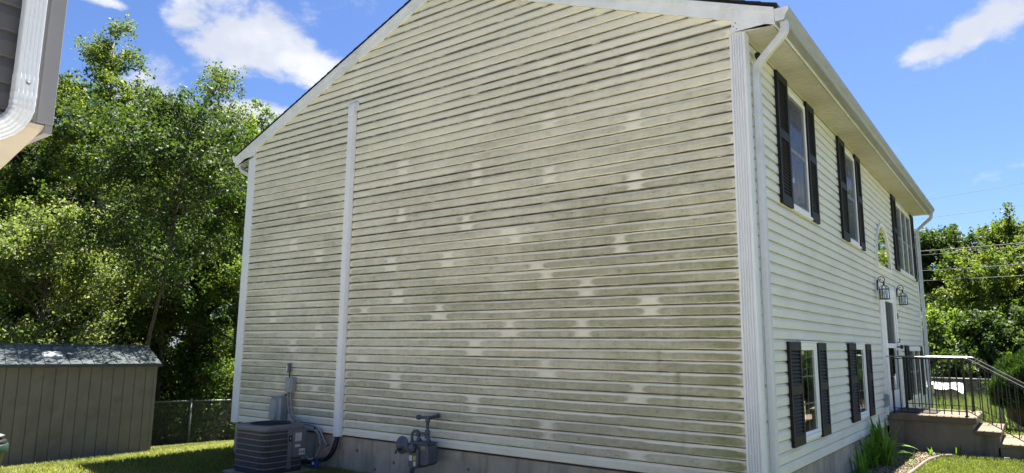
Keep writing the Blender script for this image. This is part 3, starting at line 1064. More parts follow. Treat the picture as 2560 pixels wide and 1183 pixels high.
# windows
def window(y0, y1, z0, z1, kind, cols=1):
    fw = 0.042
    bb = B()
    bb.box(-0.05, 0.032, y0, y0 + fw, z0, z1)
    bb.box(-0.05, 0.032, y1 - fw, y1, z0, z1)
    bb.box(-0.05, 0.031, y0 + fw, y1 - fw, z1 - fw, z1)
    bb.box(-0.05, 0.038, y0 + fw, y1 - fw, z0, z0 + fw)
    fr = bb.obj('window', 'vinyl_white', house, 0.003)
    n = cols
    iw = (y1 - y0 - 2 * fw)
    for c in range(n):
        a = y0 + fw + iw * c / n
        e = y0 + fw + iw * (c + 1) / n
        if c:
            m = B()
            m.box(-0.04, 0.028, a - 0.022, a + 0.022, z0 + fw, z1 - fw)
            m.obj('mullion', 'vinyl_white', fr, 0.002)
            a += 0.022
        if c < n - 1:
            e -= 0.022
        za, zb_ = z0 + fw, z1 - fw
        sa = 0.03
        s = B()
        s.box(-0.03, 0.020, a, a + sa, za, zb_)
        s.box(-0.03, 0.020, e - sa, e, za, zb_)
        s.box(-0.03, 0.019, a + sa, e - sa, zb_ - sa, zb_)
        s.box(-0.03, 0.019, a + sa, e - sa, za, za + sa)
        if kind == 'hung':
            zm = (za + zb_) / 2
            s.box(-0.03, 0.019, a + sa, e - sa, zm - 0.02, zm + 0.02)
        s.obj('sash', 'vinyl_white', fr, 0.002)
        g = B()
        g.add([(0.010, a + sa, za + sa), (0.010, e - sa, za + sa), (0.010, e - sa, zb_ - sa), (0.010, a + sa, zb_ - sa)], [(0, 1, 2, 3)])
        g.obj('pane', 'glass', fr)
        if kind == 'hung':
            sc = B()
            sc.add([(0.025, a + 0.004, za + 0.004), (0.025, e - 0.004, za + 0.004), (0.025, e - 0.004, zb_ - 0.004), (0.025, a + 0.004, zb_ - 0.004)], [(0, 1, 2, 3)])
            sc.obj('insect_screen', 'insect_screen', fr)
        if kind == 'grid':
            gm = B()
            ym = (a + e) / 2
            gm.box(-0.004, 0.004, ym - 0.007, ym + 0.007, za + sa, zb_ - sa)
            for q in (1, 2):
                zz_ = za + sa + (zb_ - za - 2 * sa) * q / 3
                gm.box(-0.0035, 0.0035, a + sa, ym - 0.007, zz_ - 0.007, zz_ + 0.007)
                gm.box(-0.0035, 0.0035, ym + 0.007, e - sa, zz_ - 0.007, zz_ + 0.007)
            gm.obj('muntin', 'vinyl_white', fr)
    return fr


def curtain(fr, y0, y1, z0, z1, x=-0.16):
    n = 40
    vs, fs = [], []
    for i in range(n + 1):
        y = y0 + (y1 - y0) * i / n
        xx = x + 0.022 * math.sin(i * 1.9) + 0.01 * math.sin(i * 0.7)
        vs += [(xx, y, z0), (xx, y, z1)]
    for i in range(n):
        fs.append((2 * i, 2 * i + 2, 2 * i + 3, 2 * i + 1))
    B().add(vs, fs, True).obj('curtain', 'curtain', fr)


f = window(*OPEN[0], 'hung')
curtain(f, 1.37, 1.62, 2.6, 3.82)
curtain(f, 1.72, 1.86, 3.1, 3.82)
f = window(*OPEN[1], 'hung')
curtain(f, 4.15, 4.7, 3.2, 3.82)
window(*OPEN[2], 'hung', 3)
f = window(*OPEN[3], 'grid')
bb = B()
bb.lathe([(0.09, 0), (0.11, 0.02), (0.11, 0.05), (0.02, 0.06)], (-0.55, 2.3, 0.62), (0, 0, 1), 16)
bb.box(-0.8, -0.4, 1.7, 2.4, 0.50, 0.53)
bb.box(-0.45, -0.40, 1.75, 1.8, -0.3, 0.5)
bb.obj('inner_stool', 'tan_wood', f)
window(*OPEN[4], 'grid')
f = window(*OPEN[5], 'hung', 2)
bb = B()
bb.box(0.030, 0.05, 8.73, 10.19, 1.115, 1.198)
bb.obj('head_trim', 'vinyl_white', f, 0.003)
# thin white sills under the upper windows
for o in (OPEN[0], OPEN[1], OPEN[2]):
    bb = B()
    bb.box(0.012, 0.052, o[0] - 0.01, o[1] + 0.01, o[2] - 0.032, o[2] - 0.002)
    bb.obj('window_sill', 'vinyl_white', house, 0.003)
for o in (OPEN[3], OPEN[4]):
    bb = B()
    bb.box(0.012, 0.046, o[0] - 0.005, o[1] + 0.005, o[3] + 0.002, o[3] + 0.018)
    bb.obj('window_cap', 'vinyl_white', house, 0.003)

# arched window over the door
yc, ry, z0a, hz = 6.75, 0.65, 2.47, 0.73
na = 32
bb = B()
vs, fs = [], []
for i in range(na + 1):
    a = math.pi * i / na
    for r_, x_ in ((1.0, 0.006), (1.0, 0.045), (0.935, 0.040), (0.935, 0.0)):
        vs.append((x_, yc - ry * r_ * math.cos(a), z0a + hz * (r_ if r_ == 1 else r_ - 0.01) * math.sin(a)))
for i in range(na):
    for j in range(3):
        fs.append((4 * i + j, 4 * i + j + 1, 4 * i + j + 5, 4 * i + j + 4))
bb.add(vs, fs, False)
bb.box(-0.06, 0.046, yc - ry, yc + ry, z0a - 0.055, z0a - 0.001)
aw = bb.obj('arched_window', 'vinyl_white', house)
bb = B()
pv = [(0.020, yc - ry * 0.94 * math.cos(math.pi * i / na), z0a - 0.001 + hz * 0.93 * math.sin(math.pi * i / na)) for i in range(na + 1)]
bb.add(pv, [tuple(range(na + 1))])
bb.obj('pane', 'glass_bright', aw)
bb = B()
bb.box(-0.28, -0.26, 6.0, 7.5, 2.35, 3.3)
bb.obj('inner_shade', 'dark_void', aw)

# front door with a storm door and fluted side panel
dy0, dy1, dz0, dz1 = OPEN[6]
bb = B()
bb.box(-0.10, 0.040, dy0, dy0 + 0.11, dz0, dz1)
bb.box(-0.10, 0.040, dy1 - 0.11, dy1, dz0, dz1)
bb.box(-0.10, 0.041, dy0 + 0.11, dy1 - 0.11, dz1 - 0.13, dz1)
door = bb.obj('door', 'vinyl_white', house, 0.004, label='white front door with a dark glazed storm door')
bb = B()
for i in range(4):
    y = dy0 + 0.112 + i * 0.085
    bb.box(-0.06, 0.012 + (0.010 if i % 2 else 0.0), y, y + 0.083, dz0 + 0.02, dz1 - 0.131)
bb.obj('side_panel', 'vinyl_white', door, 0.004)
sy0, sy1 = dy0 + 0.46, dy1 - 0.112
bb = B()
zt = dz1 - 0.132
bb.box(-0.035, 0.022, sy0, sy0 + 0.085, dz0 + 0.02, zt)
bb.box(-0.035, 0.022, sy1 - 0.085, sy1, dz0 + 0.02, zt)
for a, c in ((dz0 + 0.02, dz0 + 0.33), (1.16, 1.235), (zt - 0.085, zt)):
    bb.box(-0.035, 0.021, sy0 + 0.085, sy1 - 0.085, a, c)
bb.obj('storm_door', 'vinyl_white', door, 0.004)
for a, c, m in ((dz0 + 0.33, 1.16, 'glass'), (1.235, zt - 0.085, 'insect_screen')):
    bb = B()
    bb.add([(0.004, sy0 + 0.085, a), (0.004, sy1 - 0.085, a), (0.004, sy1 - 0.085, c), (0.004, sy0 + 0.085, c)], [(0, 1, 2, 3)])
    bb.obj('pane', m, door)
bb = B()
bb.box(-0.12, -0.09, dy0, dy1, dz0, dz1)
bb.obj('inner_door', 'dark_void', door)
bb = B()
bb.lathe([(0.012, 0), (0.012, 0.05), (0.03, 0.055), (0.034, 0.075), (0.024, 0.095)], (0.022, sy1 - 0.04, 1.18), (1, 0, 0), 12)
bb.box(0.022, 0.032, sy1 - 0.075, sy1 - 0.01, 1.04, 1.12)
bb.tube([(0.03, sy1 - 0.04, 1.26), (0.07, sy1 - 0.04, 1.26), (0.07, sy1 - 0.04, 1.32)], 0.009, 8)
bb.obj('door_handle', 'lantern_bronze', door)
bb = B()
bb.box(-0.10, 0.05, dy0 + 0.0, dy1, dz0 - 0.02, dz0 - 0.001)
bb.obj('threshold', 'galvanised', door)

# house number 28 in dark metal
fc = bpy.data.curves.new('house_number', 'FONT')
fc.body = '28'
fc.size = 0.155
fc.extrude = 0.006
fc.align_x = 'LEFT'
tmp = bpy.data.objects.new('house_number_tmp', fc)
link(tmp)
tmp.rotation_euler = (math.pi / 2, 0, math.pi / 2)
bpy.context.view_layer.update()
me = bpy.data.meshes.new_from_object(tmp.evaluated_get(bpy.context.evaluated_depsgraph_get()))
me.transform(tmp.matrix_world)
bpy.data.objects.remove(tmp)
num = mesh_obj('house_number', me, 'lantern_bronze', house)
num.location = (0.024, 7.66, 1.66)

b = B()
b.box(0.014, 0.065, 5.90, 6.02, 0.29, 0.47)
b.prism([(0.065, 0.46), (0.078, 0.45), (0.078, 0.31), (0.065, 0.30)], 1, 5.905, 6.015)
b.obj('outlet_cover', 'box_grey', house, 0.005)
b = B()
b.box(0.108, 0.15, YF + 0.01, YF + 0.11, 0.26, 0.44)
b.obj('outlet_cover', 'outlet_cream', house, 0.005)
# cable clips on the corner siding
for cz in (0.80, 0.50):
    b = B()
    b.box(0.016, 0.030, 0.20, 0.27, cz, cz + 0.018)
    b.lathe([(0.009, 0), (0.009, 0.01)], (0.03, 0.215, cz + 0.009), (1, 0, 0), 8)
    b.obj('cable_clip', 'trim_white', house)

# ------------------------------------------------------------------ line-set cover running up the gable
lc = thing('line_set_cover', 'tall pale grey vertical conduit cover running up the mildewed gable wall', 'conduit cover', loc=(-5.265, 0, 0))
sec = [(-0.062, -0.017), (-0.062, -0.045), (-0.045, -0.085), (0.045, -0.085), (0.062, -0.045), (0.062, -0.017)]
for za, zb_ in ((-0.02, 0.575), (0.58, 2.40), (2.405, 4.20)):
    b = B()
    b.prism(sec, 2, za, zb_)
    b.obj('cover_channel', 'trim_white', lc, 0.006)
for zc in (0.56, 2.385, 4.12):
    b = B()
    b.prism([(p * 1.06, q - 0.003 if q < -0.02 else q) for p, q in sec], 2, zc, zc + 0.055)
    b.obj('joint_band', 'trim_white', lc, 0.004)
b = B()
b.sweep(bezier([(0, -0.05, 4.19), (0, -0.05, 4.29), (0, -0.04, 4.345), (0, -0.005, 4.365)], 5), rrect(0.122, 0.075, 0.02, 3), None, up=(0, 1, 0))
b.obj('elbow_cap', 'trim_white', lc)
b = B()
b.lathe([(0.07, 0), (0.085, 0.006), (0.07, 0.012)], (0.02, -0.016, 4.33), (0, -1, 0), 16)
b.obj('wall_flange', 'trim_white', lc)

# ------------------------------------------------------------------ air conditioner
ac = thing('air_conditioner', 'dark grey outdoor air conditioner unit on a pad below the gable wall', 'air conditioner', loc=(-5.90, -0.595, -0.42))
AW, AD = 0.66, 0.60


def ac_ring(w_, d_, r, z0, z1, bev=0.0):
    bb = B()
    p = rrect(w_, d_, r, 6)
    bb.prism(p, 2, z0, z1)
    return bb


ac_ring(AW - 0.03, AD - 0.03, 0.085, 0.06, 0.50).obj('coil', 'ac_coil', ac)
ac_ring(AW + 0.0, AD + 0.0, 0.10, 0.0, 0.055).obj('base_pan', 'ac_coil', ac, 0.006)
for i in range(7):
    z = 0.06 + i * 0.0665
    ac_ring(AW - 0.004, AD - 0.004, 0.098, z, z + 0.007).obj('guard_bar', 'ac_light', ac)
fins = B()
pp = rrect(AW - 0.012, AD - 0.012, 0.095, 5)
for i in range(len(pp)):
    (xa, ya), (xb, yb) = pp[i], pp[(i + 1) % len(pp)]
    d = math.hypot(xb - xa, yb - ya)
    for j in range(max(1, int(d / 0.012))):
        t = j / max(1, int(d / 0.012))
        cx, cy = xa + (xb - xa) * t, ya + (yb - ya) * t
        fins.box(cx - 0.0012, cx + 0.0012, cy - 0.0012, cy + 0.0012, 0.06, 0.50)
fo = fins.obj('guard_wires', 'ac_grey', ac)
fo['kind'] = 'stuff'
# top cover: rounded rim with a round opening and fan guard
bb = B()
prof = [(1.0, 0.495), (1.012, 0.50), (1.012, 0.535), (0.985, 0.555), (0.93, 0.562), (0.90, 0.560)]
o_ = rrect(AW, AD, 0.10, 8)
m_ = len(o_)
vs, fs = [], []
for r_, z in prof:
    vs += [(x * r_, y * r_, z) for x, y in o_]
for i in range(m_):
    a = math.atan2(o_[i][1], o_[i][0])
    vs.append((0.255 * math.cos(a), 0.255 * math.sin(a), 0.556))
for i in range(m_):
    a = math.atan2(o_[i][1], o_[i][0])
    vs.append((0.250 * math.cos(a), 0.250 * math.sin(a), 0.49))
for k in range(len(prof) + 1):
    for i in range(m_):
        a, c = k * m_ + i, k * m_ + (i + 1) % m_
        fs.append((a, c, c + m_, a + m_))
bb.add(vs, fs, True)
top = bb.obj('top_cover', 'ac_grey', ac)
bb = B()
for i in range(9):
    r = 0.03 + i * 0.027
    pth = [(r * math.cos(2 * math.pi * j / 24), r * math.sin(2 * math.pi * j / 24), 0.566) for j in range(25)]
    bb.tube(pth, 0.0028, 5, False)
for j in range(6):
    a = math.pi * j / 6
    bb.tube([(0.25 * math.cos(a), 0.25 * math.sin(a), 0.562), (-0.25 * math.cos(a), -0.25 * math.sin(a), 0.562)], 0.0035, 5)
bb.obj('fan_guard', 'ac_coil', top)
# corner post, service panel with stickers
bb = B()
bb.box(AW / 2 - 0.030, AW / 2 + 0.004, 0.035, 0.095, 0.03, 0.495)
bb.obj('corner_strip', 'ac_grey', ac, 0.004)
bb = B()
bb.box(AW / 2 - 0.05, AW / 2 + 0.008, 0.10, AD / 2 + 0.004, 0.16, 0.495)
sp = bb.obj('service_panel', 'ac_grey', ac, 0.006)
XP = AW / 2 + 0.0095
for y0, y1, z0, z1, m in ((0.135, 0.225, 0.355, 0.455, 'sticker_white'), (0.135, 0.215, 0.285, 0.315, 'sticker_white'), (0.20, 0.285, 0.262, 0.278, 'sticker_red'), (0.20, 0.285, 0.185, 0.26, 'sticker_white')):
    bb = B()
    bb.box(XP - 0.002, XP, y0, y1, z0, z1)
    bb.obj('sticker', m, sp)
bb = B()
for i in range(6):
    z = 0.45 - i * 0.016
    bb.box(XP + 0.0002, XP + 0.0008, 0.145, 0.145 + 0.05 + 0.02 * ((i * 7) % 3) / 2, z - 0.007, z - 0.004)
for i in range(3):
    bb.box(XP + 0.0002, XP + 0.0008, 0.21 + i * 0.026, 0.222 + i * 0.026, 0.205, 0.235)
bb.obj('sticker_print', 'dark_void', sp)
bb = B()
bb.box(AW / 2 + 0.004, AW / 2 + 0.007, 0.043, 0.087, 0.36, 0.43)
bb.obj('badge', 'dark_void', ac)
bb = B()
bb.prism([(0.058, 0.385), (0.072, 0.385), (0.068, 0.405), (0.063, 0.412)], 0, AW / 2 + 0.0071, AW / 2 + 0.009)
bb.obj('badge_mark', 'sticker_white', ac)
bb = B()
for j in range(6):
    a = -0.26 + j * 0.11
    bb.lathe([(0.006, 0), (0.004, 0.004)], (AW / 2 + 0.001, a, 0.515), (1, 0, 0), 6)
    bb.lathe([(0.006, 0), (0.004, 0.004)], (a, -AD / 2 - 0.001, 0.515), (0, -1, 0), 6)
bb.obj('screw', 'dark_void', ac)
pad = B()
pad.box(-6.33, -5.48, -0.98, -0.14, -0.56, -0.425)
tag(pad.obj('equipment_pad', 'pad_concrete', None, 0.02), 'low concrete pad under the air conditioner', 'pad')

# cables and line set between the unit, the boxes and the cover
ws = thing('disconnect_box', 'small grey electrical disconnect box with a lever switch on the gable wall', 'electrical box', loc=(-6.27, -0.02, 0.48))
ws.scale = (0.9, 0.9, 1.0)
b = B()
b.box(-0.085, 0.085, -0.085, 0.0, 0.0, 0.20)
b.obj('case', 'box_grey', ws, 0.008)
b = B()
b.box(-0.07, 0.055, -0.098, -0.0855, 0.05, 0.185)
b.obj('cover', 'box_grey', ws, 0.008)
b = B()
b.tube([(-0.055, -0.03, 0.20), (-0.06, -0.03, 0.27)], 0.010, 8)
b.obj('conduit', 'cable_black', ws)
b = B()
b.box(-0.10, -0.045, -0.06, -0.015, 0.26, 0.385)
b.obj('switch_housing', 'meter_grey', ws, 0.01)
b = B()
b.box(-0.095, -0.075, -0.068, -0.061, 0.285, 0.36)
b.obj('switch_face', 'sticker_white', ws)
b = B()
b.tube([(-0.06, -0.04, 0.0), (-0.07, -0.045, -0.03), (-0.11, -0.06, -0.045)], 0.012, 8)
b.obj('padlock', 'wrought_iron', ws)
w2 = thing('meter_cabinet', 'taller grey steel electrical cabinet mounted just above the air conditioner', 'electrical box', loc=(-6.47, -0.02, 0.085))
w2.scale = (0.72, 0.8, 1.0)
b = B()
b.box(-0.155, 0.155, -0.14, 0.0, 0.0, 0.315)
b.obj('case', 'box_grey', w2, 0.008)
b = B()
b.prism([(-0.15, -0.141), (-0.13, -0.19), (0.03, -0.19), (0.06, -0.141)], 2, 0.03, 0.30)
b.obj('raised_cover', 'box_grey', w2, 0.008)
b = B()
b.box(-0.168, 0.168, -0.15, 0.0, 0.316, 0.326)
b.obj('rain_lid', 'box_grey', w2, 0.003)


def cable(name, pts, r, m, label, cat='cable', group=None):
    o = B().tube(bezier(pts, 8), r, 8).obj(name, m)
    tag(o, label, cat, group)
    return o


cable('cable_whip', [(-6.31, -0.06, 0.48), (-6.30, -0.06, 0.36), (-6.25, -0.07, 0.22), (-6.12, -0.08, 0.115), (-5.95, -0.09, 0.09), (-5.72, -0.09, 0.085), (-5.58, -0.08, 0.03),
                     (-5.48, -0.07, -0.10), (-5.40, -0.07, -0.165), (-5.31, -0.06, -0.16), (-5.29, -0.06, -0.04)], 0.0145, 'cable_grey', 'grey cable looping from the disconnect box to the foot of the conduit cover')
cable('cable_whip', [(-6.25, -0.06, 0.48), (-6.23, -0.06, 0.34), (-6.17, -0.07, 0.2), (-6.04, -0.09, 0.10), (-5.85, -0.10, 0.045), (-5.66, -0.11, 0.03), (-5.55, -0.12, -0.01), (-5.50, -0.13, -0.10), (-5.50, -0.14, -0.19),
                     (-5.53, -0.16, -0.27), (-5.57, -0.2, -0.31), (-5.60, -0.24, -0.29), (-5.61, -0.28, -0.23)], 0.0135, 'cable_grey', 'grey cable hanging in a loop beside the air conditioner')
cable('line_set', [(-5.26, -0.055, 0.0), (-5.265, -0.06, -0.09), (-5.30, -0.08, -0.21), (-5.40, -0.1, -0.30), (-5.56, -0.16, -0.335), (-5.75, -0.28, -0.345)], 0.026, 'cable_black',
      'thick black insulated pipe curving from the conduit cover to the unit', 'pipe')
cable('thin_pipe', [(-5.275, -0.08, -0.06), (-5.33, -0.11, -0.23), (-5.46, -0.17, -0.34), (-5.7, -0.28, -0.37)], 0.007, 'cable_black', 'thin dark pipe under the black insulated line', 'pipe')
cable('loose_wire', [(-5.37, -0.09, -0.15), (-5.43, -0.14, -0.21), (-5.46, -0.15, -0.26), (-5.51, -0.16, -0.31), (-5.52, -0.16, -0.37)], 0.003, 'outlet_cream', 'thin pale loose wire dangling over the foundation', 'wire')
b = B()
b.box(-5.545, -5.445, -0.225, -0.165, -0.395, -0.325)
vb = tag(b.obj('valve_tag', 'sticker_blue', None, 0.008), 'small blue tag clipped on the black insulated pipe', 'tag')
b = B()
b.box(-0.02 - 5.49, 0.012 - 5.49, -0.2275, -0.2262, -0.365, -0.335)
b.obj('tag_print', 'sticker_white', vb)
for cx, cy, cz, tl_ in ((-6.07, -0.085, 0.108, 'black zip tie where the grey cables bend below the cabinet'), (-5.66, -0.09, 0.06, 'black zip tie at the top of the cable arch right of the unit'),
                        (-5.50, -0.135, -0.14, 'black zip tie halfway down the hanging cable loop'), (-5.54, -0.17, -0.28, 'black zip tie at the bottom of the hanging cable loop'), (-5.42, -0.07, -0.15, 'black zip tie near the foot of the conduit cover')):
    b = B()
    b.lathe([(0.019, -0.008), (0.021, 0), (0.019, 0.008)], (cx, cy, cz), (1, 0.2, -0.4), 10)
    o = b.obj('cable_tie', 'cable_black', None)
    tag(o, tl_, 'cable tie', 'cable ties by the air conditioner')

# ------------------------------------------------------------------ gas meter
gm = thing('gas_meter', 'blue-grey gas meter with pipework and a round regulator at the wall base', 'gas meter', loc=(-3.64, -0.10, 0))
gm.scale = (1.04, 1.04, 1.04)
YM = -0.06
b = B()
b.prism([(-0.105, 0.05), (0.135, 0.05), (0.15, 0.02), (0.155, -0.14), (0.12, -0.165), (0.05, -0.17), (0.02, -0.195), (-0.085, -0.20), (-0.105, -0.17)], 1, -0.17, -0.015)
mb = b.obj('meter_body', 'meter_grey', gm, 0.014)
b = B()
b.prism([(-0.11, 0.005), (0.02, 0.005), (0.035, -0.03), (0.035, -0.16), (0.01, -0.2), (-0.085, -0.205), (-0.11, -0.17)], 1, -0.195, -0.171)
b.obj('front_plate', 'meter_grey', gm, 0.008)
b = B()
b.box(-0.115, 0.145, -0.185, -0.01, 0.05, 0.068)
b.obj('top_flange', 'meter_grey', gm, 0.008)
b = B()
for bx_, bz in ((-0.095, -0.18), (-0.04, -0.19), (0.0, -0.185), (0.02, -0.14), (0.022, -0.05)):
    b.lathe([(0.008, 0), (0.006, 0.006)], (bx_, -0.195, bz), (0, -1, 0), 6)
for bx_ in (-0.08, -0.01, 0.06, 0.12):
    b.lathe([(0.009, 0), (0.007, 0.008)], (bx_, -0.155, 0.068), (0, 0, 1), 6)
b.obj('bolt', 'pipe_grey', gm)
b = B()
b.lathe([(0.048, 0), (0.048, 0.03), (0.04, 0.04)], (-0.045, -0.195, 0.005), (0, -1, 0), 16)
b.obj('index_dial', 'pipe_grey', gm)
b = B()
b.box(-0.13, -0.055, -0.20, -0.185, -0.055, 0.02)
b.obj('index_bracket', 'pipe_grey', gm)
for x0, x1, z0, z1, m in ((-0.098, -0.052, -0.125, -0.07, 'sticker_white'), (-0.035, 0.0, -0.118, -0.07, 'sticker_yellow'), (-0.03, 0.0, -0.175, -0.128, 'sticker_white')):
    b = B()
    b.box(x0, x1, -0.1975, -0.1955, z0, z1)
    b.obj('sticker', m, gm)
b = B()
for i in range(3):
    b.box(0.055 + i * 0.018, 0.064 + i * 0.018, -0.1715, -0.1702, 0.0, 0.012)
    b.box(0.055 + i * 0.018, 0.066 + i * 0.018, -0.1715, -0.1702, 0.018, 0.03)
b.obj('painted_number', 'sticker_yellow', gm)
b = B()
b.tube([(0.075, -0.09, 0.06), (0.075, -0.09, 0.12), (0.06, -0.09, 0.15), (0.06, -0.09, 0.31)], 0.017, 10)
b.tube([(0.06, -0.09, 0.315), (0.06, 0.085, 0.325)], 0.019, 10)
b.obj('outlet_pipe', 'pipe_grey', gm)
b = B()
b.tube([(0.09, -0.09, 0.325), (-0.075, -0.09, 0.315)], 0.017, 10)
b.obj('tee_pipe', 'pipe_grey', gm)
for c, ax in (((0.06, -0.09, 0.17), (0, 0, 1)), ((0.06, -0.09, 0.125), (0, 0, 1)), ((0.06, -0.09, 0.295), (0, 0, 1)), ((-0.075, -0.09, 0.315), (1, 0, 0)), ((-0.075, -0.09, 0.145), (0, 0, 1)), ((-0.06, -0.09, 0.075), (0, 0, 1)), ((0.075, -0.09, 0.075), (0, 0, 1)),
              ((-0.155, -0.09, -0.005), (0, 0, 1)), ((-0.15, -0.09, -0.24), (0, 0, 1)), ((-0.15, -0.09, -0.285), (0, 0, 1)), ((0.06, 0.08, 0.325), (0, 1, 0))):
    b = B()
    b.lathe([(0.022, -0.022), (0.027, -0.018), (0.027, 0.018), (0.022, 0.022)], c, ax, 8)
    b.obj('pipe_joint', 'pipe_grey', gm)
b = B()
b.tube([(-0.06, -0.09, 0.06), (-0.06, -0.09, 0.09), (-0.08, -0.09, 0.13), (-0.08, -0.09, 0.15)], 0.016, 10)
b.tube([(0.06, -0.09, 0.145), (-0.08, -0.09, 0.155)], 0.015, 10)
b.tube(bezier([(-0.08, -0.09, 0.17), (-0.13, -0.09, 0.165), (-0.165, -0.09, 0.13), (-0.165, -0.09, 0.06), (-0.155, -0.09, -0.1), (-0.15, -0.09, -0.42)], 6), 0.016, 10)
b.obj('inlet_pipe', 'pipe_grey', gm)
b = B()
b.lathe([(0.02, -0.06), (0.03, -0.05), (0.085, -0.03), (0.095, -0.026), (0.095, -0.012), (0.085, -0.008), (0.04, 0.012), (0.034, 0.04), (0.025, 0.045)], (-0.29, -0.13, 0.01), (-0.05, -1.0, 0.05), 20)
reg = b.obj('regulator', 'meter_grey', gm)
b = B()
b.tube([(-0.265, -0.10, 0.0), (-0.155, -0.09, 0.0)], 0.018, 8)
b.tube([(-0.30, -0.16, -0.02), (-0.305, -0.19, -0.05), (-0.305, -0.19, -0.075)], 0.013, 8)
b.obj('regulator_neck', 'pipe_grey', gm)

# ------------------------------------------------------------------ porch, steps and railings
porch = thing('porch_steps', 'concrete front porch with steps down to the lawn', 'porch', loc=(0.0, 6.12, -0.4))
PZ = 0.4
b = B()
b.box(0.02, 1.10, 0.03, 1.42, -0.6, 0.16 + PZ - 0.075)
b.obj('landing_base', 'porch_side', porch, 0.004)
b = B()
b.box(0.018, 1.145, 0.0, 1.46, 0.085 + PZ, 0.18 + PZ)
b.obj('landing_slab', 'porch_top', porch, 0.015)
for i, (x0, x1, z) in enumerate(((1.10, 1.40, 0.005), (1.37, 1.67, -0.155), (1.64, 1.94, -0.30))):
    b = B()
    b.box(x0 + (0.001), x1, 0.03, 1.42, -0.6, z + PZ - 0.06)
    b.obj('riser_block', 'porch_side', porch, 0.004)
    b = B()
    b.box(x0 + 0.0, x1 + 0.025, 0.002, 1.455, z + PZ - 0.06, z + PZ)
    b.obj('tread', 'porch_top', porch, 0.012)


def railing(y, label):
    r = thing('railing', label, 'railing', 'railings of the front porch', loc=(0.0, y, 0.18))
    zt, zl = 0.85, 0.075

    def top_z(x):
        return zt if x <= 1.06 else zt - (x - 1.06) * 0.60

    def low_z(x):
        return zl if x <= 1.06 else zl - (x - 1.06) * 0.60
    prof = [(-0.015, -0.006), (0.015, -0.006), (0.015, 0.003), (0.009, 0.007), (-0.009, 0.007), (-0.015, 0.003)]
    bb = B()
    bb.sweep([(0.03, 0, zt), (1.03, 0, zt), (1.09, 0, zt - 0.012), (2.0, 0, top_z(2.0)), (2.06, 0, top_z(2.0) - 0.06)], prof, smooth=False)
    bb.obj('handrail', 'hand_rail_shine', r)
    bb = B()
    sq = [(-0.013, -0.006), (0.013, -0.006), (0.013, 0.006), (-0.013, 0.006)]
    bb.sweep([(0.08, 0, zl), (1.06, 0, zl), (1.96, 0, low_z(1.96))], sq, smooth=False)
    bb.sweep([(0.08, 0, zt - 0.03), (1.06, 0, zt - 0.03), (1.96, 0, top_z(1.96) - 0.03)], sq, smooth=False)
    bb.obj('rail_bar', 'wrought_iron', r)
    ground_at = lambda x: -0.60 if x > 1.7 else (-0.335 if x > 1.4 else (-0.175 if x > 1.12 else 0.0))
    for x in (0.10, 1.03, 1.93):
        bb = B()
        gz = ground_at(x) if x < 1.9 else -0.48
        bb.box(x - 0.013, x + 0.013, -0.0125, 0.0125, gz, top_z(x) - 0.008)
        bb.lathe([(0.03, 0), (0.03, 0.008), (0.016, 0.016)], (x, 0, gz), (0, 0, 1), 10)
        bb.obj('post', 'wrought_iron', r)
    xs = [0.10 + 0.093 * i for i in range(1, 10)] + [1.03 + 0.0995 * i for i in range(1, 9)]
    for x in xs:
        bb = B()
        bb.box(x - 0.0065, x + 0.0065, -0.0063, 0.0063, low_z(x) - 0.055 if x < 1.05 else low_z(x), top_z(x) - 0.02)
        bb.obj('baluster', 'wrought_iron', r)
    return r


railing(6.235, 'black iron porch railing with handrail greyed for sun shine, the near one')
railing(7.48, 'black iron porch railing with handrail greyed for sun shine, the far one')
b = B()
b.box(0.10, 0.62, 6.42, 7.12, 0.181, 0.194)
tag(b.obj('doormat', 'doormat', None, 0.004), 'dark doormat on the porch landing in front of the door', 'doormat')


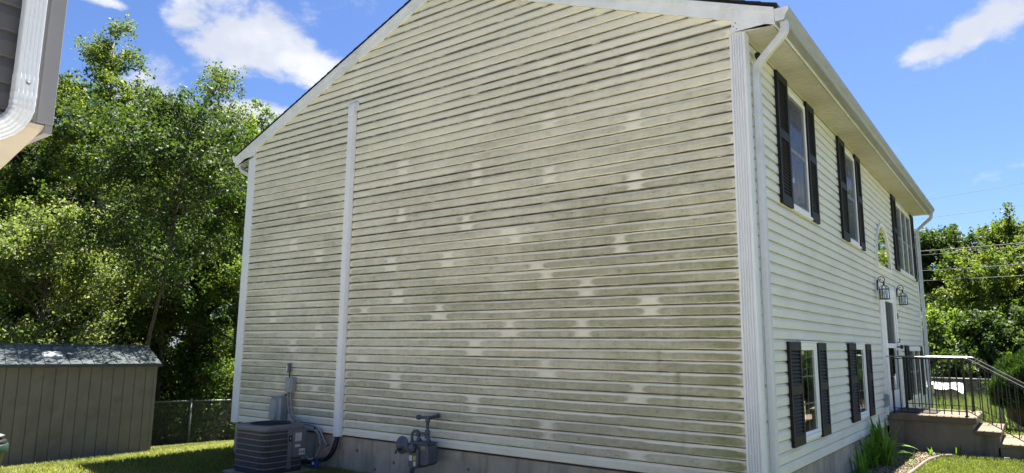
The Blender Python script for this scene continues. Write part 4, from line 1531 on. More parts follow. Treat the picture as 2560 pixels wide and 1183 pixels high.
# wall lanterns
def lantern(y, z, sc, label):
    o = thing('wall_lantern', label, 'lantern', 'lanterns beside the front door', loc=(0.016, y, z))
    bb = B()
    bb.box(0.0, 0.018, -0.045 * sc, 0.045 * sc, -0.11 * sc, 0.11 * sc)
    bb.obj('mount_block', 'trim_white', o, 0.004)
    bb = B()
    bb.prism([(math.cos(2 * math.pi * i / 16) * 0.030 * sc, math.sin(2 * math.pi * i / 16) * 0.085 * sc) for i in range(16)], 0, 0.0185, 0.034)
    bb.obj('back_plate', 'lantern_bronze', o, 0.004)
    X0 = 0.115
    pts = [(0.03, 0, 0.0), (0.04, 0, 0.06 * sc)]
    for i in range(9):
        a = math.radians(180 - i * 22.5)
        pts.append((0.085 + 0.050 * sc * math.cos(a), 0, 0.08 * sc + 0.055 * sc * math.sin(a)))
    for i in range(9):
        a = math.radians(-i * 35)
        rr = 0.050 * sc * (1 - i / 11)
        pts.append((0.085 + rr * math.cos(a), 0, 0.08 * sc + rr * math.sin(a)))
    bb = B()
    bb.tube(bezier(pts, 3), 0.0065 * sc, 7)
    bb.tube([(X0 + 0.003, 0, 0.06 * sc), (X0, 0, 0.0)], 0.007 * sc, 7)
    bb.obj('scroll_arm', 'lantern_bronze', o)
    bb = B()
    bb.lathe([(0.006, 0.035 * sc), (0.016 * sc, 0.03 * sc), (0.012 * sc, 0.01 * sc), (0.018 * sc, 0.0), (0.010 * sc, -0.01 * sc)], (X0, 0, 0.0), n=10)
    for i in range(6):
        a = math.pi * 2 * i / 6 + 0.3
        pth = []
        for j in range(7):
            t = j / 6
            rr = 0.012 * sc + (0.070 - 0.012) * sc * math.sin(t * math.pi / 2)
            pth.append((X0 + rr * math.cos(a), rr * math.sin(a), (-0.01 - 0.055 * (1 - math.cos(t * math.pi / 2))) * sc))
        bb.tube(pth, 0.0048 * sc, 5)
    bb.lathe([(0.074 * sc, -0.064 * sc), (0.082 * sc, -0.066 * sc), (0.082 * sc, -0.076 * sc), (0.066 * sc, -0.078 * sc)], (X0, 0, 0), n=12)
    for i in range(6):
        a = math.pi * 2 * i / 6 + 0.3
        bb.tube([(X0 + 0.070 * sc * math.cos(a), 0.070 * sc * math.sin(a), -0.07 * sc), (X0 + 0.070 * sc * math.cos(a), 0.070 * sc * math.sin(a), -0.225 * sc)], 0.0055 * sc, 5)
    bb.lathe([(0.062 * sc, -0.222 * sc), (0.080 * sc, -0.223 * sc), (0.084 * sc, -0.236 * sc), (0.02 * sc, -0.240 * sc)], (X0, 0, 0), n=12)
    bb.obj('cage', 'lantern_bronze', o)
    bb = B()
    vs, fs = [], []
    for j, zz_ in enumerate((-0.078, -0.22)):
        for i in range(6):
            a = math.pi * 2 * i / 6 + 0.3
            vs.append((X0 + 0.066 * sc * math.cos(a), 0.066 * sc * math.sin(a), zz_ * sc))
    for i in range(6):
        fs.append((i, (i + 1) % 6, 6 + (i + 1) % 6, 6 + i))
    bb.add(vs, fs)
    bb.obj('glass_panes', 'lamp_glass', o)
    bb = B()
    bb.lathe([(0.012, -0.215 * sc), (0.012, -0.17 * sc), (0.018, -0.15 * sc), (0.024, -0.125 * sc), (0.012, -0.10 * sc)], (X0, 0, 0), n=10)
    bb.obj('bulb', 'sticker_white', o)
    return o


lantern(5.88, 2.11, 0.94, 'bronze wall lantern with scroll arm left of the front door')
lantern(7.76, 2.12, 0.92, 'bronze wall lantern with scroll arm right of the front door')

# ------------------------------------------------------------------ neighbour's grey building overhanging at the left
nb = thing('neighbour_house', 'corner of a dark grey sided house with a white ribbed downspout', 'house', loc=(-1.2, -4.97, 2.0))
b = B()
b.box(-3.0, -0.03, -6.0, -0.02, 0.005, 6.0)
nw = b.obj('wall', 'interior', nb)
for k in range(14):
    z0 = 0.012 + k * 0.106
    b = B()
    vs, fs = [], []
    for f_, d_ in ((0, 0.0), (0, 0.016), (0.05, 0.017), (0.6, 0.014), (1.02, 0.002)):
        vs += [(-0.03 + d_, -2.6, z0 + f_ * 0.106), (-0.03 + d_, -0.05, z0 + f_ * 0.106)]
    for i in range(4):
        fs.append((2 * i, 2 * i + 1, 2 * i + 3, 2 * i + 2))
    b.add(vs, fs)
    b.obj('siding_panel', 'grey_siding', nw)
b = B()
b.prism([(0.0, 0.0), (0.0, -0.058), (-0.012, -0.060), (-0.012, -0.070), (-0.03, -0.070), (-0.03, -0.02), (-0.13, -0.02), (-0.13, 0.0)], 2, -0.012, 6.0)
b.obj('corner_trim', 'grey_trim', nb, 0.003)
b = B()
b.box(-0.0285, -0.008, -0.082, -0.0715, -0.004, 6.0)
b.obj('trim_seam', 'beige_soffit_n', nb)
b = B()
b.prism([(-0.004, -0.02), (-0.02, -0.035), (-1.4, -0.36), (-1.4, -0.1), (-0.03, 0.004)], 1, -6.0, -0.03)
b.obj('sloped_soffit', 'beige_soffit_n', nb)
b = B()
b.box(-3.0, -1.4, -6.0, -1.2, -2.8, 0.0)
b.obj('lower_wall', 'grey_siding', nb)
b = B()
b.box(-1.2, -0.004, -0.0285, -0.0012, -0.05, -0.014)
b.obj('bottom_channel', 'grey_trim', nb)
yd = -0.125
rb = ribbed(5, 0.070, 0.055)
b = B()
b.sweep([(0.033, yd, 6.0), (0.033, yd, 0.11)], rb, None, up=(1, 0, 0), smooth=False)
nsp = b.obj('downspout', 'spout_bright', nb, label='white ribbed downspout')
b = B()
pth = bezier([(0.033, yd, 0.15), (0.033, yd, 0.06), (0.028, yd - 0.004, 0.0), (0.012, yd - 0.035, -0.055), (-0.02, yd - 0.10, -0.090), (-0.08, yd - 0.22, -0.115), (-0.22, yd - 0.5, -0.17)], 7)
b.sweep(pth, [(p * 1.04, q * 1.05) for p, q in rb], [1.0 + (0.035 if (i % 3 == 0 and 5 < i < 30) else 0) for i in range(len(pth))], up=(1, 0, 0), smooth=False)
b.obj('elbow', 'spout_bright', nsp)
b = B()
b.lathe([(0.008, 0), (0.006, 0.004)], (0.068, yd, 0.115), (1, 0, 0), 8)
b.obj('rivet', 'galvanised', nsp)

# ------------------------------------------------------------------ garden shed
shed = thing('garden_shed', 'low taupe panelled garden shed with dark green-grey roof and a skylight', 'shed', loc=(-10.24, 0.10, -0.74))
shed.rotation_euler = (0, 0, math.radians(-15.0))     # local -y runs along the front, local -x goes back
SW, SD, SHT = 2.75, 2.2, 1.53
b = B()
b.box(-SD + 0.03, -0.03, -SW + 0.03, -0.03, 0.0, SHT)
b.prism([(-SD, SHT), (-0.0, SHT), (-SD / 2, SHT + 0.26)], 1, -0.05, -0.03)
b.prism([(-SD, SHT), (-0.0, SHT), (-SD / 2, SHT + 0.26)], 1, -SW + 0.03, -SW + 0.05)
swall = b.obj('wall', 'shed_taupe', shed)
npan = 17
pwid = SW / npan
for i in range(npan):
    b = B()
    y1 = -i * pwid
    y0 = y1 - pwid
    g = 0.006
    b.prism([(-0.012, y0), (-0.002, y0 + g), (0.0, y0 + g + 0.004), (0.0, y1 - g - 0.004), (-0.002, y1 - g), (-0.012, y1)], 2, 0.0 - 0.15, SHT)
    b.obj('wall_panel', 'shed_taupe', swall)
for i in range(8):
    b = B()
    x1 = -0.03 - i * 0.268
    b.box(x1 - 0.255, x1, -0.03, -0.008, -0.15, SHT)
    b.obj('wall_panel', 'shed_taupe', swall)
b = B()
b.box(-0.05, 0.012, -0.032, 0.012, -0.15, SHT)
b.obj('corner_strip', 'shed_taupe', shed)


def shed_roof(sgn):
    xr_ = -SD / 2
    xe = 0.09 if sgn > 0 else -SD - 0.09
    ze = SHT - 0.02
    zr_ = SHT + 0.27
    b = B()
    b.prism([(xe, ze), (xr_, zr_), (xr_, zr_ - 0.03), (xe, ze - 0.03)], 1, -SW - 0.06, 0.06)
    return b.obj('roof', 'shed_roof', shed)


r0 = shed_roof(1)
shed_roof(-1)
for i in range(npan):
    y1 = 0.058 - i * (SW + 0.116) / npan
    y0 = y1 - (SW + 0.116) / npan
    b = B()
    x0_, z0_, x1_, z1_ = 0.092, SHT - 0.019, -SD / 2, SHT + 0.272
    for a, c, up in ((y0 + 0.009, y1 - 0.009, 0.010),):
        b.add([(x0_, a, z0_ + 0.003), (x0_, c, z0_ + 0.003), (x1_, c, z1_ + 0.003), (x1_, a, z1_ + 0.003), (x0_, a + .006, z0_ + up), (x0_, c - .006, z0_ + up), (x1_, c - .006, z1_ + up), (x1_, a + .006, z1_ + up)],
              [(4, 5, 6, 7), (0, 1, 5, 4), (1, 2, 6, 5), (2, 3, 7, 6), (3, 0, 4, 7)])
    b.obj('roof_panel', 'shed_roof', r0)
b = B()
b.tube([(-SD / 2, -SW - 0.07, SHT + 0.275), (-SD / 2, 0.07, SHT + 0.275)], 0.022, 8)
b.obj('ridge_cap', 'shed_roof', shed)
b = B()
b.box(0.075, 0.098, -SW - 0.065, 0.065, SHT - 0.062, SHT - 0.012)
b.obj('eave_trim', 'shed_roof', shed)
t_ = 0.42
sx, sz = 0.09 - (SD / 2 + 0.09) * t_, SHT - 0.02 + 0.29 * t_
b = B()
n_ = Vector((0.29, 0, SD / 2 + 0.09)).normalized()
dv = Vector((-(SD / 2 + 0.09), 0, 0.29)).normalized()
vs = []
for h_, s_ in ((0.008, 1.0), (0.04, 0.92), (0.055, 0.75)):
    for du, dw in ((-1, -1), (1, -1), (1, 1), (-1, 1)):
        p = Vector((sx, -1.50, sz)) + dv * (0.16 * s_ * du) + Vector((0, 0.15 * s_ * dw, 0)) + n_ * h_
        vs.append(p)
fs = [(0, 1, 5, 4), (1, 2, 6, 5), (2, 3, 7, 6), (3, 0, 4, 7), (4, 5, 9, 8), (5, 6, 10, 9), (6, 7, 11, 10), (7, 4, 8, 11), (8, 9, 10, 11)]
b.add(vs, fs)
b.obj('skylight', 'skylight', shed)

# ------------------------------------------------------------------ rubbish bin at the left edge
bn = thing('rubbish_bin', 'dark green round rubbish bin with a black lid at the left edge', 'bin', loc=(-7.21, -3.28, float(ground_z(-7.21, -3.28))))
b = B()
b.lathe([(0.20, 0.0), (0.255, 0.40), (0.262, 0.41)], (0, 0, 0), n=28)
b.obj('barrel', 'bin_black', bn)
b = B()
b.lathe([(0.262, 0.405), (0.285, 0.405), (0.288, 0.41), (0.285, 0.475), (0.277, 0.488), (0.25, 0.49)], (0, 0, 0), n=28)
b.obj('rim', 'bin_green', bn)
b = B()
b.lathe([(0.26, 0.485), (0.268, 0.49), (0.268, 0.52), (0.24, 0.535), (0.10, 0.545)], (0, 0, 0), n=28)
lid = b.obj('lid', 'bin_black', bn)
b = B()
b.lathe([(0.06, 0.54), (0.20, 0.565), (0.245, 0.57), (0.22, 0.58), (0.03, 0.59)], (0, 0, 0), n=24)
b.obj('lid_cap', 'galvanised', lid)


# ------------------------------------------------------------------ chain-link fences
def fence(pts, ztop, h, label, posts, group=None):
    o = thing('chain_link_fence', label, 'fence', loc=(pts[0][0], pts[0][1], ztop - h))
    ox, oy, oz = o.location
    P = [Vector((x - ox, y - oy, 0)) for x, y in pts]
    b = B()
    for p, q in zip(P[:-1], P[1:]):
        b.tube([p + Vector((0, 0, h)), q + Vector((0, 0, h))], 0.017, 8)
    b.obj('top_rail', 'galvanised', o)
    for p in posts:
        b = B()
        b.tube([(p[0] - ox, p[1] - oy, -0.3), (p[0] - ox, p[1] - oy, h + 0.02)], 0.03 if len(p) < 3 else p[2], 10)
        b.lathe([(0.035, h + 0.02), (0.03, h + 0.045), (0.008, h + 0.06)], (p[0] - ox, p[1] - oy, 0), n=10)
        b.obj('post', 'galvanised', o)
    V, Fq = [], []
    for p, q in zip(P[:-1], P[1:]):
        L = (q - p).length
        u = (q - p) / L
        nrm = Vector((-u.y, u.x, 0)) * 0.0022
        step = 0.058
        for s in (1, -1):
            k = -int(h / step) - 1
            while k * step < L + h:
                a0 = k * step
                # diagonal from (a0,0) to (a0+h,h), clipped to 0..L
                t0, t1 = max(0, -a0), min(h, L - a0)
                if t1 > t0:
                    xa, xb, za, zb2 = a0 + t0, a0 + t1, t0, t1
                    if s < 0:
                        za, zb2 = h - t0, h - t1
                    A, C_ = p + u * xa + Vector((0, 0, za)), p + u * xb + Vector((0, 0, zb2))
                    wv = Vector((0, 0, 0.0035))
                    i = len(V)
                    V += [A - wv + nrm * s, C_ - wv + nrm * s, C_ + wv + nrm * s, A + wv + nrm * s, A - nrm * 0.3, C_ - nrm * 0.3]
                    Fq += [(i, i + 1, i + 2, i + 3), (i, i + 1, i + 5, i + 4), (i + 3, i + 2, i + 5, i + 4)]
                k += 1
    bm = B()
    bm.add(V, Fq)
    m = bm.obj('wire_mesh', 'galvanised', o)
    m['kind'] = 'stuff'
    return o


fence([(-15.6, -1.4), (-14.53, 1.9), (-14.14, 2.95), (-13.70, 3.8), (-13.2, 4.6), (-12.6, 5.6)], -0.21, 1.03, 'chain-link fence behind the taupe shed at the edge of the woods', [(-14.14, 2.95), (-13.2, 4.6), (-15.2, -.2)])
fence([(-3.0, 15.1), (-0.48, 15.03), (1.06, 14.92), (4.6, 14.8)], 0.44, 1.2, 'chain-link fence with white end post beyond the porch', [(1.10, 14.90, 0.05), (-1.4, 15.05), (3.6, 14.83)])


# ------------------------------------------------------------------ leaves, grass, trees
def leaf_quads(C, axis, nrm, ln, wd, fold=0.0):
    """rhombic leaves: centre, long axis, normal, length, width"""
    a = axis / np.maximum(1e-6, np.linalg.norm(axis, axis=1, keepdims=True))
    n = nrm - a * np.sum(nrm * a, 1, keepdims=True)
    n /= np.maximum(1e-6, np.linalg.norm(n, axis=1, keepdims=True))
    s = np.cross(a, n)
    L, W = (ln / 2)[:, None], (wd / 2)[:, None]
    v = np.stack([C - a * L, C + s * W + a * L * 0.05 + n * W * fold, C + a * L, C - s * W + a * L * 0.05 + n * W * fold], 1)
    return v.reshape(-1, 3)


def leaf_mesh(name, V, tint):
    n = len(V) // 4
    return np_mesh(name, V, np.arange(n * 4).reshape(n, 4), False, attrs={'tint': np.repeat(tint, 4)})


def unit(v):
    return v / np.maximum(1e-9, np.linalg.norm(v, axis=-1, keepdims=True))


def tree(name, label, x, y, H, R, cb=0.15, nprim=46, ntw=12, nlf=70, lsize=0.075, leaf='leaf_birch', bark='bark_grey', seed=1, up=0.7, droop=0.35,
         shape='oval', group=None, cat='tree', lean=(0, 0), z=None, tw_len=0.55, trunk_r=None, wasp=0.62):
    rg = np.random.default_rng(seed)
    gz = float(ground_z(x, y)) - 0.05 if z is None else z
    o = thing(name, label, cat, group, loc=(x, y, gz))
    # trunk
    nt = 12
    tz = np.linspace(0, H * 0.97, nt)
    wob = np.cumsum(rg.normal(0, 0.035 * H / 10, (nt, 2)), 0)
    wob -= wob[0]
    tx = wob[:, 0] + lean[0] * tz
    ty = wob[:, 1] + lean[1] * tz
    r0_ = trunk_r or 0.011 * H
    b = B()
    b.tube(list(zip(tx, ty, tz)), 1, 8, radii=[r0_ * (1 - 0.93 * q / H) + 0.006 for q in tz])
    # primary branches
    t = cb + (0.99 - cb) * np.sort(rg.random(nprim)) ** 0.85
    az = np.arange(nprim) * 2.399 + rg.normal(0, 0.5, nprim)
    u = (t - cb) / (1 - cb)
    if shape == 'oval':
        pr = np.sqrt(np.clip(1 - (2 * u - 0.75) ** 2 / 1.65, 0.03, 1))
    elif shape == 'cone':
        pr = 1.0 - 0.86 * u
    elif shape == 'birch':
        pr = 0.62 + 0.38 * np.sin(np.clip(u * 1.1, 0, 1) * math.pi) - 0.46 * u ** 1.5
    else:
        pr = np.sqrt(np.clip(1 - u ** 2.2, 0.05, 1))
    Lp = R * pr * rg.uniform(0.62, 1.18, nprim)
    p0 = np.stack([np.interp(t * H, tz, tx), np.interp(t * H, tz, ty), t * H], -1)
    elev = up * rg.uniform(0.55, 1.3, nprim) * (0.55 + 0.7 * u)
    d0 = np.stack([np.cos(az) * np.cos(elev), np.sin(az) * np.cos(elev), np.sin(elev)], -1)
    side = np.stack([-np.sin(az), np.cos(az), 0 * az], -1)
    curl = rg.normal(0, 0.18, nprim)

    def bpos(i, s):
        Ls = Lp[i] * s
        q = p0[i] + d0[i] * Ls[:, None] + side[i] * (curl[i] * Ls * s)[:, None]
        q[:, 2] -= droop * Ls * s * 0.6
        return q
    ss = np.linspace(0, 1, 6)
    for i in range(nprim):
        pts = bpos(np.full(6, i), ss)
        rr = min(0.35 * r0_ * (1 - t[i]) + 0.010, 0.02 * Lp[i] + 0.006)
        b.tube([tuple(q) for q in pts], 1, 5, False, radii=[rr * (1 - 0.8 * s) + 0.002 for s in ss])
    # twigs
    nT = nprim * ntw
    ip = np.repeat(np.arange(nprim), ntw)
    keep = rg.random(nT) < np.clip(Lp[ip] / (R * 0.55), 0.35, 1)
    ip = ip[keep]
    nT = len(ip)
    s = 0.22 + 0.80 * rg.random(nT) ** 0.75
    s = np.minimum(s, 1.0)
    q0 = bpos(ip, s)
    dt = unit(d0[ip] * 0.55 + rg.normal(0, 0.62, (nT, 3)) + np.array([0, 0, 0.12]))
    tl = tw_len * rg.uniform(0.45, 1.35, nT) * np.clip(Lp[ip] / R + 0.45, 0.5, 1.2)
    vs_t, fs_t = [], []
    q1 = q0 + dt * tl[:, None]
    q1[:, 2] -= droop * tl * 0.3
    sd = unit(np.cross(dt, np.array([0.3, 0.2, 1.0]))) * 0.004
    upv = np.cross(sd, dt)
    V = np.stack([q0 - sd, q0 + sd, q0 + upv, q1], 1).reshape(-1, 3)
    base_i = np.arange(nT)[:, None] * 4
    Ft = np.concatenate([base_i + [0, 1, 3], base_i + [1, 2, 3], base_i + [2, 0, 3]])
    trunk = b.obj('trunk', bark, o)
    twm = np_mesh('twigs', V, Ft)
    tw = mesh_obj('twigs', twm, bark, trunk)
    tw['kind'] = 'stuff'
    # leaves along the twigs
    dens = rg.uniform(0.45, 1.25, nT) * np.where(rg.random(nT) < 0.10, 0.15, 1.0)
    cnt = rg.poisson(nlf * dens * tl / tw_len)
    il = np.repeat(np.arange(nT), cnt)
    n = len(il)
    st = rg.random(n) ** 0.8
    c = q0[il] + dt[il] * (tl[il] * st * 1.05)[:, None] + rg.normal(0, 0.085 * tw_len / 0.55, (n, 3))
    c[:, 2] -= droop * tl[il] * st * 0.35
    ax = unit(dt[il] * 0.5 + rg.normal(0, 0.7, (n, 3)) + np.array([0, 0, -0.35]))
    nr = unit(rg.normal(0, 0.75, (n, 3)) + np.array([0, 0, 0.75]))
    ln = lsize * rg.uniform(0.6, 1.35, n)
    tint = np.clip(0.32 + 0.13 * rg.normal(0, 1, n) + 0.20 * rg.normal(0, 1, nT)[il] + 0.16 * (st - 0.5), 0, 1)
    me = leaf_mesh('crown', leaf_quads(c, ax, nr, ln, ln * wasp, 0.25), tint)
    mesh_obj('crown', me, leaf, o)
    return o


LW = 'trees of the wood on the left'
tree('maple_tree', 'tree leaning over the shed roof from behind the fence', -13.2, 1.15, 6.9, 2.15, 0.42, 54, 12, 58, 0.075, 'leaf_dark', 'bark_dark', seed=22, group=LW, lean=(0.20, 0.01), shape='oval', trunk_r=0.045)
tree('birch_tree', 'tall birch with airy top rising beside the dark grey house corner', -18.87, 2.48, 11.5, 3.3, 0.10, 92, 15, 104, 0.078, 'leaf_birch', seed=11, shape='birch', up=0.58, droop=0.45, group=LW)
tree('birch_tree', 'slender birch with a thin pointed top against the cloud', -16.46, 4.26, 10.5, 2.7, 0.16, 60, 12, 54, 0.075, 'leaf_birch', seed=12, shape='birch', up=0.62, droop=0.45, group=LW, lean=(0.0, 0.0))
tree('maple_tree', 'dark leafy tree behind the white downspout of the grey house', -22.5, 2.2, 10.2, 3.2, 0.12, 50, 13, 62, 0.12, 'leaf_dark', 'bark_dark', seed=13, group=LW)
tree('maple_tree', 'bushy tree between the two birches', -20.8, 4.8, 9.6, 3.1, 0.10, 54, 13, 80, 0.10, 'leaf_birch', 'bark_dark', seed=14, group=LW)
tree('poplar_tree', 'pale feathery tree just left of the house eave', -18.6, 7.0, 10.5, 2.7, 0.15, 50, 12, 58, 0.105, 'leaf_bright', seed=15, shape='birch', group=LW)
tree('maple_tree', 'leafy young tree standing close to the white left corner post', -15.4, 4.75, 8.1, 2.0, 0.10, 48, 12, 84, 0.076, 'leaf_bright', seed=16, group=LW)
tree('maple_tree', 'shaded broadleaf tree rising just behind the shed roof end', -16.0, 3.15, 6.3, 1.9, 0.06, 48, 12, 84, 0.08, 'leaf_dark', 'bark_dark', seed=17, group=LW)
tree('olive_shrub', 'large silvery-green shrub standing behind the shed', -15.8, 0.15, 4.95, 2.75, 0.03, 56, 15, 84, 0.072, 'leaf_silver', 'bark_dark', seed=18, shape='round', group=LW, cat='shrub', up=0.8, trunk_r=0.07)
tree('poplar_tree', 'tree hidden for the most part behind the rear eave', -20.2, 10.3, 10.2, 2.8, 0.15, 40, 11, 56, 0.13, 'leaf_bright', seed=19, group=LW)
tree('maple_tree', 'dark tree at the far left edge under the downspout elbow', -20.6, 0.0, 8.2, 2.9, 0.06, 46, 12, 62, 0.115, 'leaf_dark', 'bark_dark', seed=20, group=LW)
tree('maple_tree', 'dark tree in the second row behind the silvery shrub', -19.2, 1.1, 6.4, 2.6, 0.03, 46, 12, 66, 0.11, 'leaf_dark', 'bark_dark', seed=21, group=LW)
for i, (x, y, H, R, lab) in enumerate(((-29, 5.0, 10.2, 4.0, 'far tree of the back row, second from the left'), (-26.5, 7.2, 9.6, 3.8, 'far tree of the back row behind the slender birch'),
                                       (-24.6, 10.4, 10.2, 3.8, 'far tree of the back row nearest the house eave'), (-31, 1.5, 10.4, 4.0, 'far tree of the back row, leftmost'), (-23.8, 3.4, 7.8, 3.6, 'far low tree of the back row behind the tall birch'))):
    tree('broadleaf_tree', lab, x, y, H, R, 0.03, 44, 12, 58, 0.19, 'leaf_dark' if i % 2 else 'leaf_birch', 'bark_dark', seed=30 + i, group=LW, tw_len=0.8)

RW = 'trees beyond the fence on the right'
tree('oak_tree', 'tall oak out beyond the right edge, mirrored in the arched window', 4.9, 38.0, 10.5, 3.4, 0.08, 50, 13, 60, 0.2, 'leaf_birch', 'bark_dark', seed=50, group=RW, tw_len=0.85)
tree('ash_tree', 'dark airy tree nearest the far house corner', -1.6, 31.6, 6.7, 2.9, 0.10, 52, 14, 84, 0.15, 'leaf_dark', 'bark_dark', seed=41, group=RW, tw_len=0.7)
tree('maple_tree', 'bright green maple in front of the right-hand trees', 0.9, 26.9, 5.3, 2.5, 0.06, 54, 14, 96, 0.12, 'leaf_birch', 'bark_dark', seed=42, group=RW, tw_len=0.65, up=0.5)
tree('oak_tree', 'tallest broad tree at the right edge behind the maple', 1.8, 38.6, 8.0, 3.8, 0.10, 54, 15, 84, 0.17, 'leaf_birch', 'bark_dark', seed=43, group=RW, tw_len=0.85)
tree('maple_tree', 'green tree cut off by the right edge of the picture', 3.4, 27.2, 5.6, 2.4, 0.05, 54, 13, 80, 0.14, 'leaf_birch', 'bark_dark', seed=44, group=RW, tw_len=0.65)
tree('oak_tree', 'tall tree beyond the right edge of the picture', 6.6, 33.4, 9.5, 3.4, 0.08, 52, 13, 56, 0.21, 'leaf_birch', 'bark_dark', seed=45, group=RW, tw_len=0.8)
tree('broadleaf_tree', 'low tree in the gap behind the ash by the house corner', -3.2, 37.5, 5.4, 3.0, 0.05, 40, 12, 54, 0.22, 'leaf_dark', 'bark_dark', seed=46, group=RW, tw_len=0.8)
tree('lilac_shrub', 'light green shrub beside the far downspout', -1.0, 22.4, 3.0, 1.6, 0.03, 40, 12, 60, 0.12, 'leaf_bright', 'bark_dark', seed=47, group='shrubs beyond the right-hand fence', cat='shrub', shape='round', trunk_r=0.05)
tree('lilac_shrub', 'darker shrub above the railing, behind the tarp', 0.55, 21.2, 2.7, 1.7, 0.03, 40, 12, 60, 0.12, 'leaf_dark', 'bark_dark', seed=48, group='shrubs beyond the right-hand fence', cat='shrub', shape='round', trunk_r=0.05)
tree('lilac_shrub', 'shrub behind the juniper at the right edge', 2.4, 21.6, 3.0, 1.9, 0.03, 40, 12, 60, 0.13, 'leaf_dark', 'bark_dark', seed=49, group='shrubs beyond the right-hand fence', cat='shrub', shape='round', trunk_r=0.05)

# juniper: short needle sprays standing up and out from a dense body
jz = float(ground_z(1.75, 11.2))
jun = thing('juniper_shrub', 'dense dark green juniper shrub beside the porch steps', 'shrub', loc=(1.95, 11.3, jz))
rg = np.random.default_rng(51)
n = 26000
th = rg.random(n) * 2 * math.pi
ph = np.arccos(rg.uniform(-0.15, 1, n))
rr = 0.72 + 0.28 * rg.random(n) ** 0.6 + 0.10 * np.sin(th * 5 + 2 * ph) * np.sin(ph * 6)
dirs = np.stack([np.sin(ph) * np.cos(th), np.sin(ph) * np.sin(th), np.cos(ph)], -1)
c = dirs * rr[:, None] * np.array([0.86, 0.95, 0.95]) + np.array([0, 0, 0.62])
c = c[c[:, 2] > 0.0]
m_ = len(c)
dirs = unit(c - np.array([0, 0, 0.3]))
ax = unit(dirs * 0.8 + np.array([0, 0, 0.45]) + rg.normal(0, 0.32, (m_, 3)))
nr = rg.normal(0, 1, (m_, 3))
ln = 0.13 * rg.uniform(0.6, 1.5, m_)
mesh_obj('foliage', leaf_mesh('foliage', leaf_quads(c, ax, nr, ln, ln * 0.16), np.clip(rg.normal(0.35, 0.25, m_), 0, 1)), 'leaf_juniper', jun)
b = B()
for i in range(7):
    a = i * 0.9
    b.tube([(0.05 * math.cos(a), 0.05 * math.sin(a), -0.05), (0.25 * math.cos(a), 0.25 * math.sin(a), 0.5), (0.5 * math.cos(a), 0.5 * math.sin(a), 1.05)], 1, 6, radii=[0.04, 0.025, 0.008])
b.lathe([(0.3, 0.02), (0.62, 0.25), (0.66, 0.7), (0.5, 1.1), (0.1, 1.3)], (0, 0, 0), n=14)
b.obj('stems', 'bark_dark', jun)


# undergrowth along the wood edge
def undergrowth(name, label, x0, x1, y0, y1, zmax, n, size, leaf, seed, xf=None):
    rg = np.random.default_rng(seed)
    u, v = rg.random(n), rg.random(n)
    x = x0 + (x1 - x0) * u
    y = y0 + (y1 - y0) * v
    clump = n1d(x * 1.1, 3) * n1d(y * 1.1, 8)
    z = ground_z(x, y) + zmax * (0.25 + 1.5 * clump) * rg.random(n) ** 1.2
    c = np.stack([x, y, z], -1)
    if xf is not None:
        c = c[xf(c)]
    m = len(c)
    ax = unit(rg.normal(0, 1, (m, 3)))
    nr = unit(rg.normal(0, 0.7, (m, 3)) + np.array([0, 0, 0.8]))
    ln = size * rg.uniform(0.6, 1.4, m)
    o = mesh_obj(name, leaf_mesh(name, leaf_quads(c, ax, nr, ln, ln * 0.6, 0.2), np.clip(rg.normal(0.3, 0.25, m), 0, 1)), leaf)
    o['kind'] = 'stuff'
    tag(o, label, 'undergrowth')
    return o


def behind_fence(c):
    return c[:, 0] < -14.14 + 0.48 * (c[:, 1] - 2.95) - 0.25


undergrowth('undergrowth', 'shaded leafy undergrowth along the edge of the left wood', -26, -12.5, -2.5, 9, 2.1, 95000, 0.11, 'leaf_dark', 61, behind_fence)
undergrowth('undergrowth', 'leafy undergrowth below the trees on the right', -6, 8, 22.5, 34, 1.5, 40000, 0.16, 'leaf_bright', 62)


# grass
def grass(name, label, pts_xy, h, wd, material, seed, lean=0.5, tip=1.0, parent=None, zoff=0.0):
    rg = np.random.default_rng(seed)
    n = len(pts_xy)
    x, y = pts_xy[:, 0], pts_xy[:, 1]
    z = ground_z(x, y) + zoff
    a = rg.random(n) * 2 * math.pi
    hh = h * rg.uniform(0.5, 1.35, n)
    ww = wd * rg.uniform(0.7, 1.3, n)
    lx, ly = rg.normal(0, lean, n) * hh, rg.normal(0, lean, n) * hh
    base = np.stack([x, y, z - 0.005], -1)
    s = np.stack([np.cos(a) * ww, np.sin(a) * ww, 0 * a], -1)
    midp = base + np.stack([lx * 0.35, ly * 0.35, hh * 0.6], -1)
    tp = base + np.stack([lx, ly, hh], -1)
    V = np.stack([base - s, base + s, midp + s * 0.7, midp - s * 0.7, tp], 1).reshape(-1, 3)
    k = np.arange(n)[:, None] * 5
    Ft = np.concatenate([k + [0, 1, 2], k + [0, 2, 3], k + [3, 2, 4]])
    patch = n1d(x * 0.8 + 2.5 * n1d(y * 0.6, 4), 2) * 0.6 + n1d(y * 1.1 + 1.5 * n1d(x * 0.9, 6), 5) * 0.4
    tint = np.clip(patch * 1.15 - 0.12 + rg.normal(0, 0.17, n), 0, 1)
    me = np_mesh(name, V, Ft, attrs={'tint': np.repeat(tint, 5)})
    o = mesh_obj(name, me, material)
    o['kind'] = 'stuff'
    return tag(o, label, 'grass')


